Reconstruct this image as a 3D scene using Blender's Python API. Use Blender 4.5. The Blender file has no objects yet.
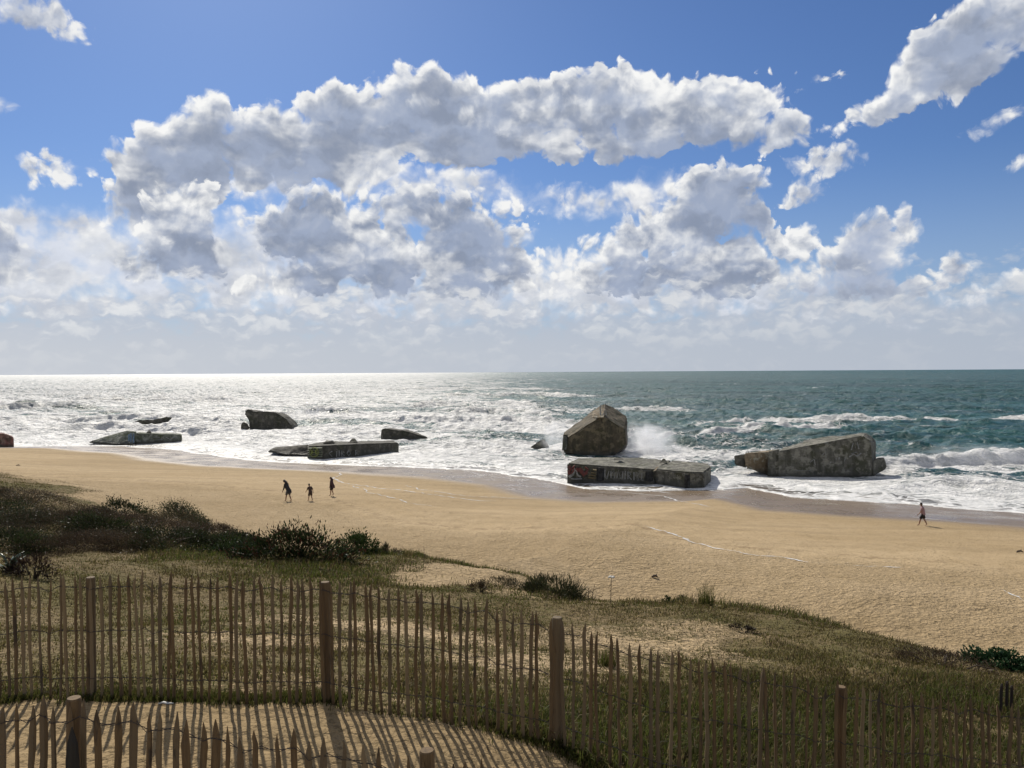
import bpy, bmesh, math, random
import numpy as np
from mathutils import Vector, Matrix, Euler

rng = np.random.default_rng(11)
random.seed(5)
scene = bpy.context.scene
COL = scene.collection
PI = math.pi

# ------------------------------------------------------------------ camera
CAM_H, FPX = 13.0, 800.0
PITCH, ROLL = math.radians(0.8594), math.radians(0.3357)
FWD = np.array([0, math.cos(PITCH), -math.sin(PITCH)])
U0 = np.array([0, math.sin(PITCH), math.cos(PITCH)])
XA = np.array([1.0, 0, 0])
RGT = XA * math.cos(ROLL) - U0 * math.sin(ROLL)
UPV = XA * math.sin(ROLL) + U0 * math.cos(ROLL)


def ray(u, v):
    return RGT * ((u - 512) / FPX) + UPV * ((384 - v) / FPX) + FWD


def at_depth(u, v, Y):
    """world point seen at pixel u, v of the photograph, Y metres out"""
    r = ray(u, v)
    return np.array([r[0] / r[1] * Y, Y, CAM_H + r[2] / r[1] * Y])


def at_level(u, v, z=0.0):
    r = ray(u, v)
    k = (z - CAM_H) / r[2]
    return np.array([r[0] * k, r[1] * k, z])


cam_data = bpy.data.cameras.new("camera")
cam = bpy.data.objects.new("camera", cam_data)
COL.objects.link(cam)
M = Matrix((RGT, UPV, -FWD)).transposed().to_4x4()
M.translation = Vector((0, 0, CAM_H))
cam.matrix_world = M
cam_data.sensor_width = 36
cam_data.lens = 36 * FPX / 1024
cam_data.clip_start = 0.1
cam_data.clip_end = 120000
scene.camera = cam

# ------------------------------------------------------------------ noise (numpy)


def _hash(ix, iy, seed):
    h = (ix.astype(np.int64) * 374761393 + iy.astype(np.int64) * 668265263 + seed * 974711) & 0xFFFFFFFF
    h = ((h ^ (h >> 13)) * 1274126177) & 0xFFFFFFFF
    h = h ^ (h >> 16)
    return (h & 0xFFFFFF) / float(0xFFFFFF)


def vnoise(x, y, seed=0):
    x = np.asarray(x, float); y = np.asarray(y, float)
    ix, iy = np.floor(x), np.floor(y)
    fx, fy = x - ix, y - iy
    fx = fx * fx * fx * (fx * (fx * 6 - 15) + 10)
    fy = fy * fy * fy * (fy * (fy * 6 - 15) + 10)
    a, b = _hash(ix, iy, seed), _hash(ix + 1, iy, seed)
    c, d = _hash(ix, iy + 1, seed), _hash(ix + 1, iy + 1, seed)
    return (a + (b - a) * fx) * (1 - fy) + (c + (d - c) * fx) * fy


def fbm(x, y, octaves=4, seed=0, gain=0.5):
    s, amp, tot = 0, 1.0, 0.0
    for k in range(octaves):
        c, sn = math.cos(0.6 * k), math.sin(0.6 * k)
        xx, yy = x * c - y * sn, x * sn + y * c
        s = s + amp * vnoise(xx * 2 ** k + 17.3 * k, yy * 2 ** k - 9.1 * k, seed + k)
        tot += amp
        amp *= gain
    return s / tot


def sstep(a, b, x):
    t = np.clip((x - a) / (b - a), 0, 1)
    return t * t * (3 - 2 * t)


# ------------------------------------------------------------------ object helpers


def link(o, parent=None):
    COL.objects.link(o)
    if parent is not None:
        o.parent = parent
    return o


def tag(o, label=None, cat=None, group=None, kind=None):
    if label: o["label"] = label
    if cat: o["category"] = cat
    if group: o["group"] = group
    if kind: o["kind"] = kind
    return o


def thing(name, label, cat, loc=(0, 0, 0), rotz=0, group=None):
    o = bpy.data.objects.new(name, None)
    o.empty_display_size = 0.2
    COL.objects.link(o)
    o.location = loc
    o.rotation_euler = (0, 0, rotz)
    return tag(o, label, cat, group)


def np_mesh(name, verts, faces, mat=None, parent=None, smooth=False, attrs=None):
    """faces: (n,k) array with k = 3 or 4"""
    me = bpy.data.meshes.new(name)
    verts = np.asarray(verts, np.float32)
    faces = np.asarray(faces, np.int32)
    n, k = faces.shape
    me.vertices.add(len(verts))
    me.vertices.foreach_set("co", verts.ravel())
    me.loops.add(n * k)
    me.loops.foreach_set("vertex_index", faces.ravel())
    me.polygons.add(n)
    me.polygons.foreach_set("loop_start", np.arange(0, n * k, k, dtype=np.int32))
    if smooth:
        me.polygons.foreach_set("use_smooth", np.ones(n, dtype=bool))
    me.update(calc_edges=True)
    for an, av in (attrs or {}).items():
        av = np.asarray(av, np.float32)
        if av.ndim == 1:
            a = me.attributes.new(an, "FLOAT", "POINT")
            a.data.foreach_set("value", av)
        else:
            a = me.attributes.new(an, "FLOAT_VECTOR", "POINT")
            a.data.foreach_set("vector", av.ravel())
    if mat: me.materials.append(mat)
    o = bpy.data.objects.new(name, me)
    return link(o, parent)


def bm_obj(name, bm, mat=None, parent=None, smooth=False):
    me = bpy.data.meshes.new(name)
    bm.normal_update()
    bm.to_mesh(me)
    bm.free()
    if smooth:
        for p in me.polygons: p.use_smooth = True
    if mat: me.materials.append(mat)
    o = bpy.data.objects.new(name, me)
    return link(o, parent)


def grid_faces(nr, nc):
    i = np.arange(nr * nc).reshape(nr, nc)
    return np.stack([i[:-1, :-1], i[:-1, 1:], i[1:, 1:], i[1:, :-1]], -1).reshape(-1, 4)


def tube(path, radii, sides=6, cap=True, squash=1.0, phase=0.0):
    """verts, faces(list) of a swept tube along path"""
    path = [Vector(p) for p in path]
    vs, fs = [], []
    n = len(path)
    ref = None
    for i, p in enumerate(path):
        t = (path[min(i + 1, n - 1)] - path[max(i - 1, 0)])
        if t.length < 1e-9: t = Vector((0, 0, 1))
        t.normalize()
        if ref is None:
            ref = Vector((1, 0, 0)) if abs(t.x) < 0.8 else Vector((0, 1, 0))
        a = (ref - t * ref.dot(t)).normalized()
        ref = a
        b = t.cross(a)
        for k in range(sides):
            an = 2 * PI * k / sides + phase
            vs.append(p + a * (math.cos(an) * radii[i]) + b * (math.sin(an) * radii[i] * squash))
    for i in range(n - 1):
        for k in range(sides):
            k2 = (k + 1) % sides
            fs.append((i * sides + k, i * sides + k2, (i + 1) * sides + k2, (i + 1) * sides + k))
    if cap:
        fs.append(tuple(range(sides))[::-1])
        fs.append(tuple((n - 1) * sides + k for k in range(sides)))
    return vs, fs


class MB:
    """collects shapes into one mesh"""

    def __init__(self):
        self.v, self.f = [], []

    def add(self, vs, fs):
        o = len(self.v)
        self.v += [tuple(p) for p in vs]
        self.f += [tuple(i + o for i in f) for f in fs]
        return self

    def tube(self, *a, **k):
        return self.add(*tube(*a, **k))

    def build(self, name, mat=None, parent=None, smooth=False):
        me = bpy.data.meshes.new(name)
        me.from_pydata(self.v, [], self.f)
        me.update()
        if smooth:
            for p in me.polygons: p.use_smooth = True
        if mat: me.materials.append(mat)
        return link(bpy.data.objects.new(name, me), parent)


# ------------------------------------------------------------------ node helper


class NT:
    def __init__(self, tree):
        self.t = tree
        self.n, self.l = tree.nodes, tree.links

    def new(self, typ, **props):
        nd = self.n.new(typ)
        for k, v in props.items(): setattr(nd, k, v)
        return nd

    def put(self, sock, v):
        if v is None: return
        if isinstance(v, bpy.types.NodeSocket):
            self.l.new(v, sock)
        else:
            if isinstance(v, (tuple, list)) and sock.type == "RGBA" and len(v) == 3: v = (*v, 1)
            sock.default_value = v

    def math(self, op, a, b=None, c=None, clamp=False):
        nd = self.new("ShaderNodeMath", operation=op, use_clamp=clamp)
        for i, x in enumerate((a, b, c)):
            if x is not None: self.put(nd.inputs[i], x)
        return nd.outputs[0]

    def add(self, a, b): return self.math("ADD", a, b)
    def sub(self, a, b): return self.math("SUBTRACT", a, b)
    def mul(self, a, b): return self.math("MULTIPLY", a, b)

    def vmath(self, op, a, b=None, out=0):
        nd = self.new("ShaderNodeVectorMath", operation=op)
        self.put(nd.inputs[0], a)
        if b is not None: self.put(nd.inputs[1], b)
        return nd.outputs["Value"] if op in ("DOT_PRODUCT", "LENGTH", "DISTANCE") else nd.outputs[0]

    def sstep(self, x, a, b, lo=0.0, hi=1.0):
        nd = self.new("ShaderNodeMapRange", interpolation_type="SMOOTHSTEP")
        self.put(nd.inputs[0], x); self.put(nd.inputs[1], a); self.put(nd.inputs[2], b)
        self.put(nd.inputs[3], lo); self.put(nd.inputs[4], hi)
        return nd.outputs[0]

    def lin(self, x, a, b, lo=0.0, hi=1.0):
        nd = self.new("ShaderNodeMapRange")
        self.put(nd.inputs[0], x); self.put(nd.inputs[1], a); self.put(nd.inputs[2], b)
        self.put(nd.inputs[3], lo); self.put(nd.inputs[4], hi)
        return nd.outputs[0]

    def mix(self, f, a, b, blend="MIX"):
        nd = self.new("ShaderNodeMix", data_type="RGBA", blend_type=blend)
        self.put(nd.inputs[0], f); self.put(nd.inputs[6], a); self.put(nd.inputs[7], b)
        return nd.outputs[2]

    def mixf(self, f, a, b):
        nd = self.new("ShaderNodeMix", data_type="FLOAT")
        self.put(nd.inputs[0], f); self.put(nd.inputs[2], a); self.put(nd.inputs[3], b)
        return nd.outputs[0]

    def noise(self, vec, scale=1.0, detail=4.0, rough=0.5, dims="3D", dist=0.0):
        nd = self.new("ShaderNodeTexNoise", noise_dimensions=dims)
        self.put(nd.inputs["Vector"], vec)
        nd.inputs["Scale"].default_value = scale
        nd.inputs["Detail"].default_value = detail
        nd.inputs["Roughness"].default_value = rough
        nd.inputs["Distortion"].default_value = dist
        return nd.outputs[0]

    def voronoi(self, vec, scale=1.0, dims="3D", feature="F1", detail=0.0, rough=0.5, rand=1.0, smooth=None):
        nd = self.new("ShaderNodeTexVoronoi", voronoi_dimensions=dims, feature=feature)
        self.put(nd.inputs["Vector"], vec)
        nd.inputs["Scale"].default_value = scale
        if "Detail" in nd.inputs: nd.inputs["Detail"].default_value = detail
        if "Roughness" in nd.inputs: nd.inputs["Roughness"].default_value = rough
        nd.inputs["Randomness"].default_value = rand
        if smooth is not None and "Smoothness" in nd.inputs: nd.inputs["Smoothness"].default_value = smooth
        return nd.outputs["Distance"]

    def mapping(self, vec, loc=(0, 0, 0), rot=(0, 0, 0), scale=(1, 1, 1), typ="POINT"):
        nd = self.new("ShaderNodeMapping", vector_type=typ)
        self.put(nd.inputs[0], vec)
        if typ != "NORMAL" and typ != "VECTOR": nd.inputs[1].default_value = loc
        nd.inputs[2].default_value = rot
        nd.inputs[3].default_value = scale
        return nd.outputs[0]

    def attr(self, name, out="Fac"):
        nd = self.new("ShaderNodeAttribute", attribute_name=name)
        return nd.outputs[out]

    def pos(self): return self.new("ShaderNodeNewGeometry").outputs["Position"]
    def normal(self): return self.new("ShaderNodeNewGeometry").outputs["Normal"]
    def objco(self): return self.new("ShaderNodeTexCoord").outputs["Object"]

    def bump(self, h, strength=0.5, dist=0.1, normal=None):
        nd = self.new("ShaderNodeBump")
        nd.inputs["Strength"].default_value = strength
        nd.inputs["Distance"].default_value = dist
        self.put(nd.inputs["Height"], h)
        if normal is not None: self.put(nd.inputs["Normal"], normal)
        return nd.outputs[0]


def material(name, build):
    m = bpy.data.materials.new(name)
    m.use_nodes = True
    nt = NT(m.node_tree)
    nt.n.clear()
    out = nt.new("ShaderNodeOutputMaterial")
    bsdf = nt.new("ShaderNodeBsdfPrincipled")
    nt.l.new(bsdf.outputs[0], out.inputs[0])
    build(nt, bsdf, out)
    return m
# ------------------------------------------------------------------ sky, clouds and sun
SUN_EL, SUN_AZ = math.radians(40), math.radians(-21)   # azimuth from +Y towards +X

world = bpy.data.worlds.new("World")
scene.world = world
world.use_nodes = True
wt = NT(world.node_tree)
wt.n.clear()
w_out = wt.new("ShaderNodeOutputWorld")
w_bg = wt.new("ShaderNodeBackground")
SKY_STRENGTH = 0.1
w_bg.inputs[1].default_value = SKY_STRENGTH
wt.l.new(w_bg.outputs[0], w_out.inputs[0])
sky = wt.new("ShaderNodeTexSky", sky_type="NISHITA")
sky.sun_disc = False
sky.sun_elevation = SUN_EL
sky.sun_rotation = SUN_AZ
sky.altitude = 0
sky.air_density = 1.0
sky.dust_density = 0.4
sky.ozone_density = 2.5

def azel(u, v):
    r = ray(u, v)
    return math.degrees(math.atan2(r[0], r[1])), math.degrees(math.atan2(r[2], math.hypot(r[0], r[1])))


# clouds live on the celestial sphere in (azimuth, elevation) degrees.  x, y, rx, ry, tilt
LAYERS = {
    "haze_bank": [(60, 262, 210, 60, 0), (-60, 250, 120, 55, 0), (250, 265, 150, 58, 0), (420, 290, 200, 45, 0), (620, 285, 150, 45, 0),
                  (780, 300, 150, 34, 0), (930, 312, 120, 26, 0), (300, 195, 90, 26, -8), (440, 190, 130, 26, -4), (560, 200, 60, 18, -6), (650, 200, 60, 28, 12),
                  (700, 195, 60, 28, 10), (1090, 310, 80, 30, 0)],
    "main_bank": [(150, 180, 60, 42, 32), (205, 130, 32, 34, 0), (180, 165, 60, 48, 20), (270, 150, 75, 34, 8), (335, 120, 45, 32, 0), (310, 150, 100, 40, 0),
                  (430, 108, 70, 34, 0), (430, 130, 130, 36, 0), (540, 120, 110, 34, 2), (600, 105, 100, 34, 0), (680, 108, 95, 34, 0),
                  (640, 130, 120, 28, 4), (755, 95, 42, 20, 8), (775, 132, 52, 17, -5), (958, 48, 64, 42, 38), (900, 92, 46, 18, 32), (1015, 22, 44, 30, 20)],
    "front_bank": [(180, 235, 46, 48, 0), (205, 200, 20, 20, 0), (170, 262, 62, 18, 0), (310, 225, 60, 36, 8), (350, 255, 85, 40, 0), (290, 285, 70, 10, 0),
                   (430, 210, 100, 20, 0), (470, 255, 65, 42, 0), (480, 235, 35, 25, 0), (430, 285, 110, 16, 0), (710, 205, 62, 38, 28), (650, 235, 75, 24, 14), (735, 180, 25, 20, 0), (760, 215, 22, 26, 0),
                   (725, 265, 62, 32, 0), (790, 245, 30, 24, 0), (640, 275, 90, 24, 0)],
    "lit_puffs": [(540, 116, 95, 15, 2), (640, 100, 90, 19, 0), (705, 108, 80, 18, 0), (760, 95, 40, 14, 8), (778, 133, 50, 13, -5), (415, 103, 24, 6, 0), (480, 120, 42, 9, -5), (375, 187, 78, 13, 0), (460, 185, 70, 13, 0),
                  (620, 197, 62, 15, 12), (660, 187, 30, 14, 0), (240, 255, 26, 30, 0), (120, 245, 60, 22, 0), (505, 238, 28, 15, 0), (400, 222, 70, 9, -4), (470, 272, 48, 9, 0), (860, 268, 42, 12, 10), (640, 262, 50, 8, 4), (585, 270, 30, 24, 0)],
    "near_bank": [(870, 240, 42, 30, 10), (855, 270, 58, 30, 0), (893, 225, 22, 18, 0), (830, 288, 60, 15, 0), (890, 290, 58, 15, 0), (952, 270, 33, 20, 12), (1020, 282, 30, 17, 8),
                  (822, 160, 42, 13, 0), (812, 186, 28, 14, 25), (858, 114, 22, 7, 28),
                  (1000, 120, 30, 8, 18), (1030, 160, 20, 8, 0), (35, 12, 52, 20, -6), (58, 169, 38, 17, 12), (-4, 105, 14, 10, 0), (832, 77, 22, 4, 0), (-30, 250, 60, 40, 0)],
}


def cloud_group(name, blobs, noise_amp):
    g = bpy.data.node_groups.new(name, "ShaderNodeTree")
    g.interface.new_socket("P", in_out="INPUT", socket_type="NodeSocketVector")
    g.interface.new_socket("N", in_out="INPUT", socket_type="NodeSocketFloat")
    g.interface.new_socket("A", in_out="INPUT", socket_type="NodeSocketFloat")
    g.interface.new_socket("D", in_out="OUTPUT", socket_type="NodeSocketFloat")
    t = NT(g)
    gi, go = t.new("NodeGroupInput"), t.new("NodeGroupOutput")
    acc = gi.outputs[2]
    first = True
    for (u, v, ru, rv, tilt) in blobs:
        az, el = azel(u, v)
        c = math.cos(math.radians(az))
        ra, re = ru * c * c / 13.96, rv * c / 13.96
        nd = t.new("ShaderNodeVectorMath", operation="MULTIPLY_ADD")   # evaluates the puffs one after the other
        t.put(nd.inputs[0], acc); nd.inputs[1].default_value = (1e-7, 1e-7, 0); t.put(nd.inputs[2], gi.outputs[0])
        q = t.mapping(nd.outputs[0], (az, el, 0), (0, 0, math.radians(tilt)), (ra, re, 1), "TEXTURE")
        r2 = t.vmath("DOT_PRODUCT", q, q)
        rm = min(ra, re)
        val = t.math("MULTIPLY_ADD", r2, -rm * 0.5, rm * 0.5)
        acc = val if first else t.math("SMOOTH_MAX", acc, val, 0.25)
        first = False
    d = t.math("MULTIPLY_ADD", gi.outputs[1], noise_amp, acc)
    t.l.new(d, go.inputs[0])
    return g


gen = wt.new("ShaderNodeTexCoord").outputs["Generated"]
sx = wt.new("ShaderNodeSeparateXYZ")
wt.l.new(gen, sx.inputs[0])
az_n = wt.math("MULTIPLY", wt.math("ARCTAN2", sx.outputs[0], sx.outputs[1]), 57.29578)
el_n = wt.math("MULTIPLY", wt.math("ARCSINE", sx.outputs[2]), 57.29578)
cxyz = wt.new("ShaderNodeCombineXYZ")
wt.l.new(az_n, cxyz.inputs[0]); wt.l.new(el_n, cxyz.inputs[1])
P0 = cxyz.outputs[0]


def warp(p, scale, amp):
    nd = wt.new("ShaderNodeTexNoise", noise_dimensions="2D")
    wt.l.new(p, nd.inputs["Vector"])
    nd.inputs["Scale"].default_value = scale
    nd.inputs["Detail"].default_value = 3
    o = wt.vmath("SUBTRACT", nd.outputs["Color"], (0.5, 0.5, 0.5))
    return wt.vmath("ADD", p, wt.vmath("MULTIPLY", o, (amp, amp, 0)))


def puff(p, sc, lod=0):
    """cauliflower noise, about -0.5 .. 0.5"""
    a = wt.voronoi(p, 0.42 * sc, "2D", "SMOOTH_F1", 0.0, 0.5, 1.0, 0.35)
    a2 = None if lod else wt.voronoi(wt.vmath("ADD", p, (7.7, 3.1, 0)), 1.05 * sc, "2D", "SMOOTH_F1", 0.0, 0.5, 1.0, 0.3)
    if lod:
        b = wt.noise(p, 0.5 * sc, 2.0, 0.54, "2D")
        s = wt.math("MULTIPLY_ADD", a, -1.0, 0.52)
        return wt.add(s, wt.math("MULTIPLY_ADD", b, 1.0, -0.5))
    a3 = wt.voronoi(wt.vmath("ADD", p, (1.7, 9.1, 0)), 2.6 * sc, "2D", "F1", 1.0, 0.5, 1.0)
    b = wt.noise(p, 0.5 * sc, 7.0, 0.50, "2D")
    s = wt.math("MULTIPLY_ADD", a, -1.0, 0.5)
    s = wt.math("MULTIPLY_ADD", a2, -0.50, wt.add(s, 0.24))
    s = wt.math("MULTIPLY_ADD", a3, -0.15, wt.add(s, 0.06))
    return wt.add(s, wt.math("MULTIPLY_ADD", b, 1.0, -0.5))


STEPS = [(0, 0), (-0.17, 0.55), (-0.6, 2.0)]
pts, noiA, noiB = [], [], []
for dx, dy in STEPS:
    p = P0 if (dx, dy) == (0, 0) else wt.vmath("ADD", P0, (dx, dy, 0))
    pw = warp(warp(p, 0.25, 1.6), 1.1, 0.5)
    pts.append(pw)
    lod = 1 if dy > 1 else 0
    noiA.append(puff(pw, 1.0, lod))
    noiB.append(puff(wt.vmath("ADD", pw, (31.0, 12.0, 0)), 1.7, lod))

lump = wt.sstep(wt.noise(wt.mapping(P0, scale=(0.16, 0.30, 1)), 1.0, 4.0, 0.55, "2D"), 0.36, 0.62, 0.30, 1.9)
soft = wt.sstep(wt.noise(P0, 0.45, 3.0, 0.5, "2D"), 0.38, 0.68, 0.7, 2.1)
body = wt.sstep(wt.noise(wt.mapping(warp(P0, 0.8, 1.2), scale=(0.30, 0.55, 1)), 1.0, 5.0, 0.5, "2D"), 0.32, 0.68)
# horizon haze mixed into the clear sky
clear = wt.mix(1.0, sky.outputs[0], (0.42, 0.55, 0.775), "MULTIPLY")
hz = wt.sstep(el_n, 15.0, 1.0)
clear = wt.mix(wt.mul(hz, 0.5), clear, (4.2, 5.2, 6.9))
result = clear

spec = {   # layer: noise set, amplitude, edge width, thickness, light colour, shade colour, max opacity
    "haze_bank": (noiB, 0.85, 1.3, 0.7, (9.0, 9.0, 9.0), (5.8, 6.1, 6.8), 0.95, 0.9),
    "main_bank": (noiA, 1.25, 0.34, 0.85, (9.4, 9.4, 9.3), (2.9, 3.4, 4.5), 1.0, 1.1),
    "front_bank": (noiB, 0.95, 0.36, 0.95, (9.2, 9.2, 9.1), (2.8, 3.3, 4.4), 0.97, 1.0),
    "lit_puffs": (noiA, 1.0, 1.3, 0.5, (9.4, 9.4, 9.3), (4.8, 5.2, 6.0), 0.93, 0.9),
    "near_bank": (noiB, 0.85, 0.55, 0.8, (8.9, 8.9, 8.8), (3.4, 3.9, 5.0), 0.97, 1.0),
}
for ln, blobs in LAYERS.items():
    noi, amp, wdt, thick, lc, sc, op, rl = spec[ln]
    grp = cloud_group(ln, blobs, 1.0)
    ds = []
    sep = wt.new("ShaderNodeSeparateColor")
    wt.l.new(result, sep.inputs[0])
    prev = sep.outputs[0]
    for k in range(2 if ln in ("haze_bank", "lit_puffs") else 3):
        nd = wt.new("ShaderNodeGroup")
        nd.node_tree = grp
        wt.l.new(pts[k], nd.inputs[0]); wt.l.new(wt.mul(noi[k], amp * (1.0, 0.75, 0.35)[k]), nd.inputs[1])
        wt.l.new(prev, nd.inputs[2])
        prev = nd.outputs[0]
        ds.append(nd.outputs[0])
    alpha = wt.mul(wt.sstep(ds[0], 0.0, wt.mul(soft, wdt)), op)
    tau = wt.mul(wt.math("MAXIMUM", ds[0], 0.0), 0.35)
    tau = wt.math("MULTIPLY_ADD", wt.math("MAXIMUM", ds[1], 0.0), 1.0, tau)
    if len(ds) > 2: tau = wt.math("MULTIPLY_ADD", wt.math("MAXIMUM", ds[2], 0.0), 0.8, tau)
    br = wt.math("EXPONENT", wt.mul(wt.mul(tau, lump), -thick * 1.6))
    rel = wt.mul(wt.sub(noi[0], noi[1]), rl)
    br = wt.math("ADD", br, wt.mul(rel, wt.math("MULTIPLY_ADD", br, 0.75, 0.12)), clamp=True)
    shade = wt.mix(body, tuple(x * 0.92 for x in sc), tuple(x * 1.22 for x in sc))
    colr = wt.mix(br, shade, lc)
    result = wt.mix(alpha, result, colr)

# low bank of pale distant cloud above the horizon
lo_p = warp(P0, 0.9, 0.9)
lo_v = wt.voronoi(wt.mapping(lo_p, scale=(0.62, 1.15, 1)), 1.0, "2D", "SMOOTH_F1", 1.5, 0.55, 1.0, 0.4)
lo_n = wt.noise(wt.mapping(lo_p, scale=(0.20, 0.62, 1)), 1.0, 7.0, 0.6, "2D")
lo_n = wt.add(lo_n, wt.math("MULTIPLY_ADD", lo_v, -0.30, 0.12))
lo_l = wt.lin(az_n, -34.0, 34.0, 1.0, 0.0)
lo_c = wt.mix(wt.sstep(lo_n, 0.36, 0.66), wt.mix(lo_l, (4.3, 4.9, 5.9), (5.2, 5.6, 6.4)), wt.mix(lo_l, (6.6, 6.8, 7.1), (8.4, 8.4, 8.4)))
lo_a = wt.mul(wt.sstep(wt.math("MULTIPLY_ADD", lo_n, 9.0, wt.mul(el_n, -1.0)), -3.0, 0.2), 0.85)
result = wt.mix(lo_a, result, lo_c)
lo_h = wt.mul(wt.sstep(el_n, 5.0, 0.6), 0.88)
result = wt.mix(lo_h, result, wt.mix(lo_l, (4.5, 5.0, 5.8), (5.9, 6.2, 6.7)))
wt.l.new(result, w_bg.inputs[0])
# away from the bank of clouds out at sea (overhead, behind, below the horizon) the sky is left clear
w_clear = wt.new("ShaderNodeBackground")
w_clear.inputs[1].default_value = SKY_STRENGTH
clear2 = wt.mix(wt.sstep(el_n, 0.5, -3.0), clear, (4.6, 5.0, 5.6))
# broken cloud over the rest of the sky
oth = wt.noise(wt.mapping(gen, scale=(2.2, 2.2, 4.0)), 1.0, 5.0, 0.6)
clear2 = wt.mix(wt.mul(wt.sstep(oth, 0.42, 0.60), wt.sstep(el_n, 0.0, 6.0)), clear2, (5.4, 5.3, 5.2))
wt.l.new(clear2, w_clear.inputs[0])
inside = wt.mul(wt.mul(wt.sstep(el_n, -2.0, -0.5), wt.sstep(el_n, 34.0, 31.0)), wt.mul(wt.sstep(az_n, -56.0, -48.0), wt.sstep(az_n, 56.0, 48.0)))
w_mix = wt.new("ShaderNodeMixShader")
wt.l.new(inside, w_mix.inputs[0])
wt.l.new(w_clear.outputs[0], w_mix.inputs[1])
wt.l.new(w_bg.outputs[0], w_mix.inputs[2])
wt.l.new(w_mix.outputs[0], w_out.inputs[0])
world.cycles.sampling_method = "MANUAL"
world.cycles.sample_map_resolution = 512

sun_d = bpy.data.lights.new("sun", "SUN")
sun_d.energy = 4.4
sun_d.angle = math.radians(0.5)
sun_d.color = (1.0, 0.93, 0.82)
sun = bpy.data.objects.new("sun", sun_d)
COL.objects.link(sun)
sdir = Vector((math.sin(SUN_AZ) * math.cos(SUN_EL), math.cos(SUN_AZ) * math.cos(SUN_EL), math.sin(SUN_EL)))
sun.rotation_euler = (-sdir).to_track_quat("-Z", "Y").to_euler()
sun.location = (-20, 40, 60)

scene.view_settings.view_transform = "Standard"
scene.view_settings.look = "None"
scene.view_settings.exposure = 0
scene.view_settings.gamma = 1
scene.view_settings.use_curve_mapping = False
scene.render.engine = "CYCLES"
scene.cycles.use_denoising = True
scene.cycles.use_adaptive_sampling = True
scene.cycles.adaptive_threshold = 0.012
scene.cycles.adaptive_min_samples = 12
scene.cycles.volume_bounces = 3
scene.cycles.max_bounces = 6
scene.cycles.diffuse_bounces = 3
scene.cycles.transparent_max_bounces = 12
scene.cycles.sample_clamp_indirect = 6
# ------------------------------------------------------------------ shoreline frame and terrain
ES = np.array([0.883, -0.469]); ES /= np.linalg.norm(ES)
NO = np.array([-ES[1], ES[0]])                     # offshore direction
ORG = np.array([-15.0, 106.0])
_shore_px = [(-60, 446), (0, 447), (60, 446.5), (120, 446.5), (180, 451), (225, 457), (270, 462), (330, 464.5), (400, 467), (480, 472), (540, 478),
             (585, 488), (640, 492), (720, 491), (745, 489), (790, 498), (860, 503), (940, 507), (1024, 513), (1120, 521)]
_sh = np.array([at_level(u, v)[:2] for u, v in _shore_px]) - ORG
_ss, _sw = _sh @ ES, _sh @ NO
_o = np.argsort(_ss); _ss, _sw = _ss[_o], _sw[_o]


def shore_w(s):
    return np.interp(s, _ss, _sw)


def to_st(x, y):
    dx, dy = x - ORG[0], y - ORG[1]
    s = dx * ES[0] + dy * ES[1]
    return s, dx * NO[0] + dy * NO[1] - shore_w(s)


def from_st(s, t):
    k = t + shore_w(s)
    return ORG[0] + s * ES[0] + k * NO[0], ORG[1] + s * ES[1] + k * NO[1]


_prof_d = [-400, -60, -10, 0, 47, 50, 56, 60, 62, 65, 68, 71.5, 75, 78.5, 84, 120, 400]
_prof_z = [-7, -3.2, -.55, 0, 3.05, 3.35, 5.6, 6.5, 6.8, 7.25, 7.7, 8.3, 9.0, 9.65, 9.75, 9.9, 10]

_ctrl = []
for u, v, Y in [(-120, 712, 8.3), (0, 703, 8.2), (88, 697, 8.1), (200, 700, 8.0), (324, 703, 7.9), (440, 722, 7.75), (556, 745, 7.6), (640, 780, 7.5), (760, 806, 7.5),
                (840, 815, 7.5), (1000, 838, 7.6), (1150, 850, 7.7),
                (72, 868, 5.2), (429, 935, 5.2), (250, 905, 5.2), (-60, 860, 5.3), (700, 1010, 5.2),
                (420, 556, 29.5), (395, 557, 31.5), (470, 567, 27), (520, 575, 25.5), (580, 597, 23), (690, 603, 22.5), (760, 610, 21.5), (840, 626, 20), (920, 646, 18.5), (1024, 672, 17), (1120, 696, 16),
                (0, 486, 42), (-60, 470, 48), (60, 505, 38), (120, 520, 35), (210, 532, 32), (250, 543, 31), (300, 556, 28), (360, 556, 30),
                (100, 565, 25), (0, 572, 24), (200, 566, 24), (100, 608, 16), (300, 608, 16), (300, 566, 24), (450, 600, 19.5), (560, 640, 15.5), (660, 650, 14.8), (800, 680, 13), (960, 710, 12)]:
    _ctrl.append(at_depth(u, v, Y))
_ctrl = np.array(_ctrl)


def base_z(x, y):
    s, t = to_st(x, y)
    z = np.interp(-t, _prof_d, _prof_z)
    return z


_extra = []
for u, v, Y in [(420, 554, 29.5), (470, 564, 27), (520, 574, 25.5), (580, 597, 23), (640, 601, 22.7), (690, 603, 22.5), (760, 610, 21.5), (840, 626, 20), (920, 646, 18.5), (1024, 672, 17), (1120, 696, 16), (1220, 720, 15.5)]:
    # the seaward face drops away behind the brow
    for dy, dv in ((1.2, 2.0), (4.0, 17), (7.5, 22)):
        p_ = at_depth(u, v + dv, Y + dy)
        p_[2] = max(p_[2], min(base_z(p_[0], p_[1]), 3.4))
        _extra.append(p_)
_ctrl = np.vstack([_ctrl, np.array(_extra)])
_anch = []
for d in (46, 36, 20):
    for s in np.arange(-60, 90, 12.0):
        x, y = from_st(s, -d)
        _anch.append((x, y, base_z(x, y)))
for x in (-12, -4, 4, 12):
    for y in (0, -8):
        _anch.append((x, y, 9.8))
_C = np.vstack([_ctrl, np.array(_anch)])
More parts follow.
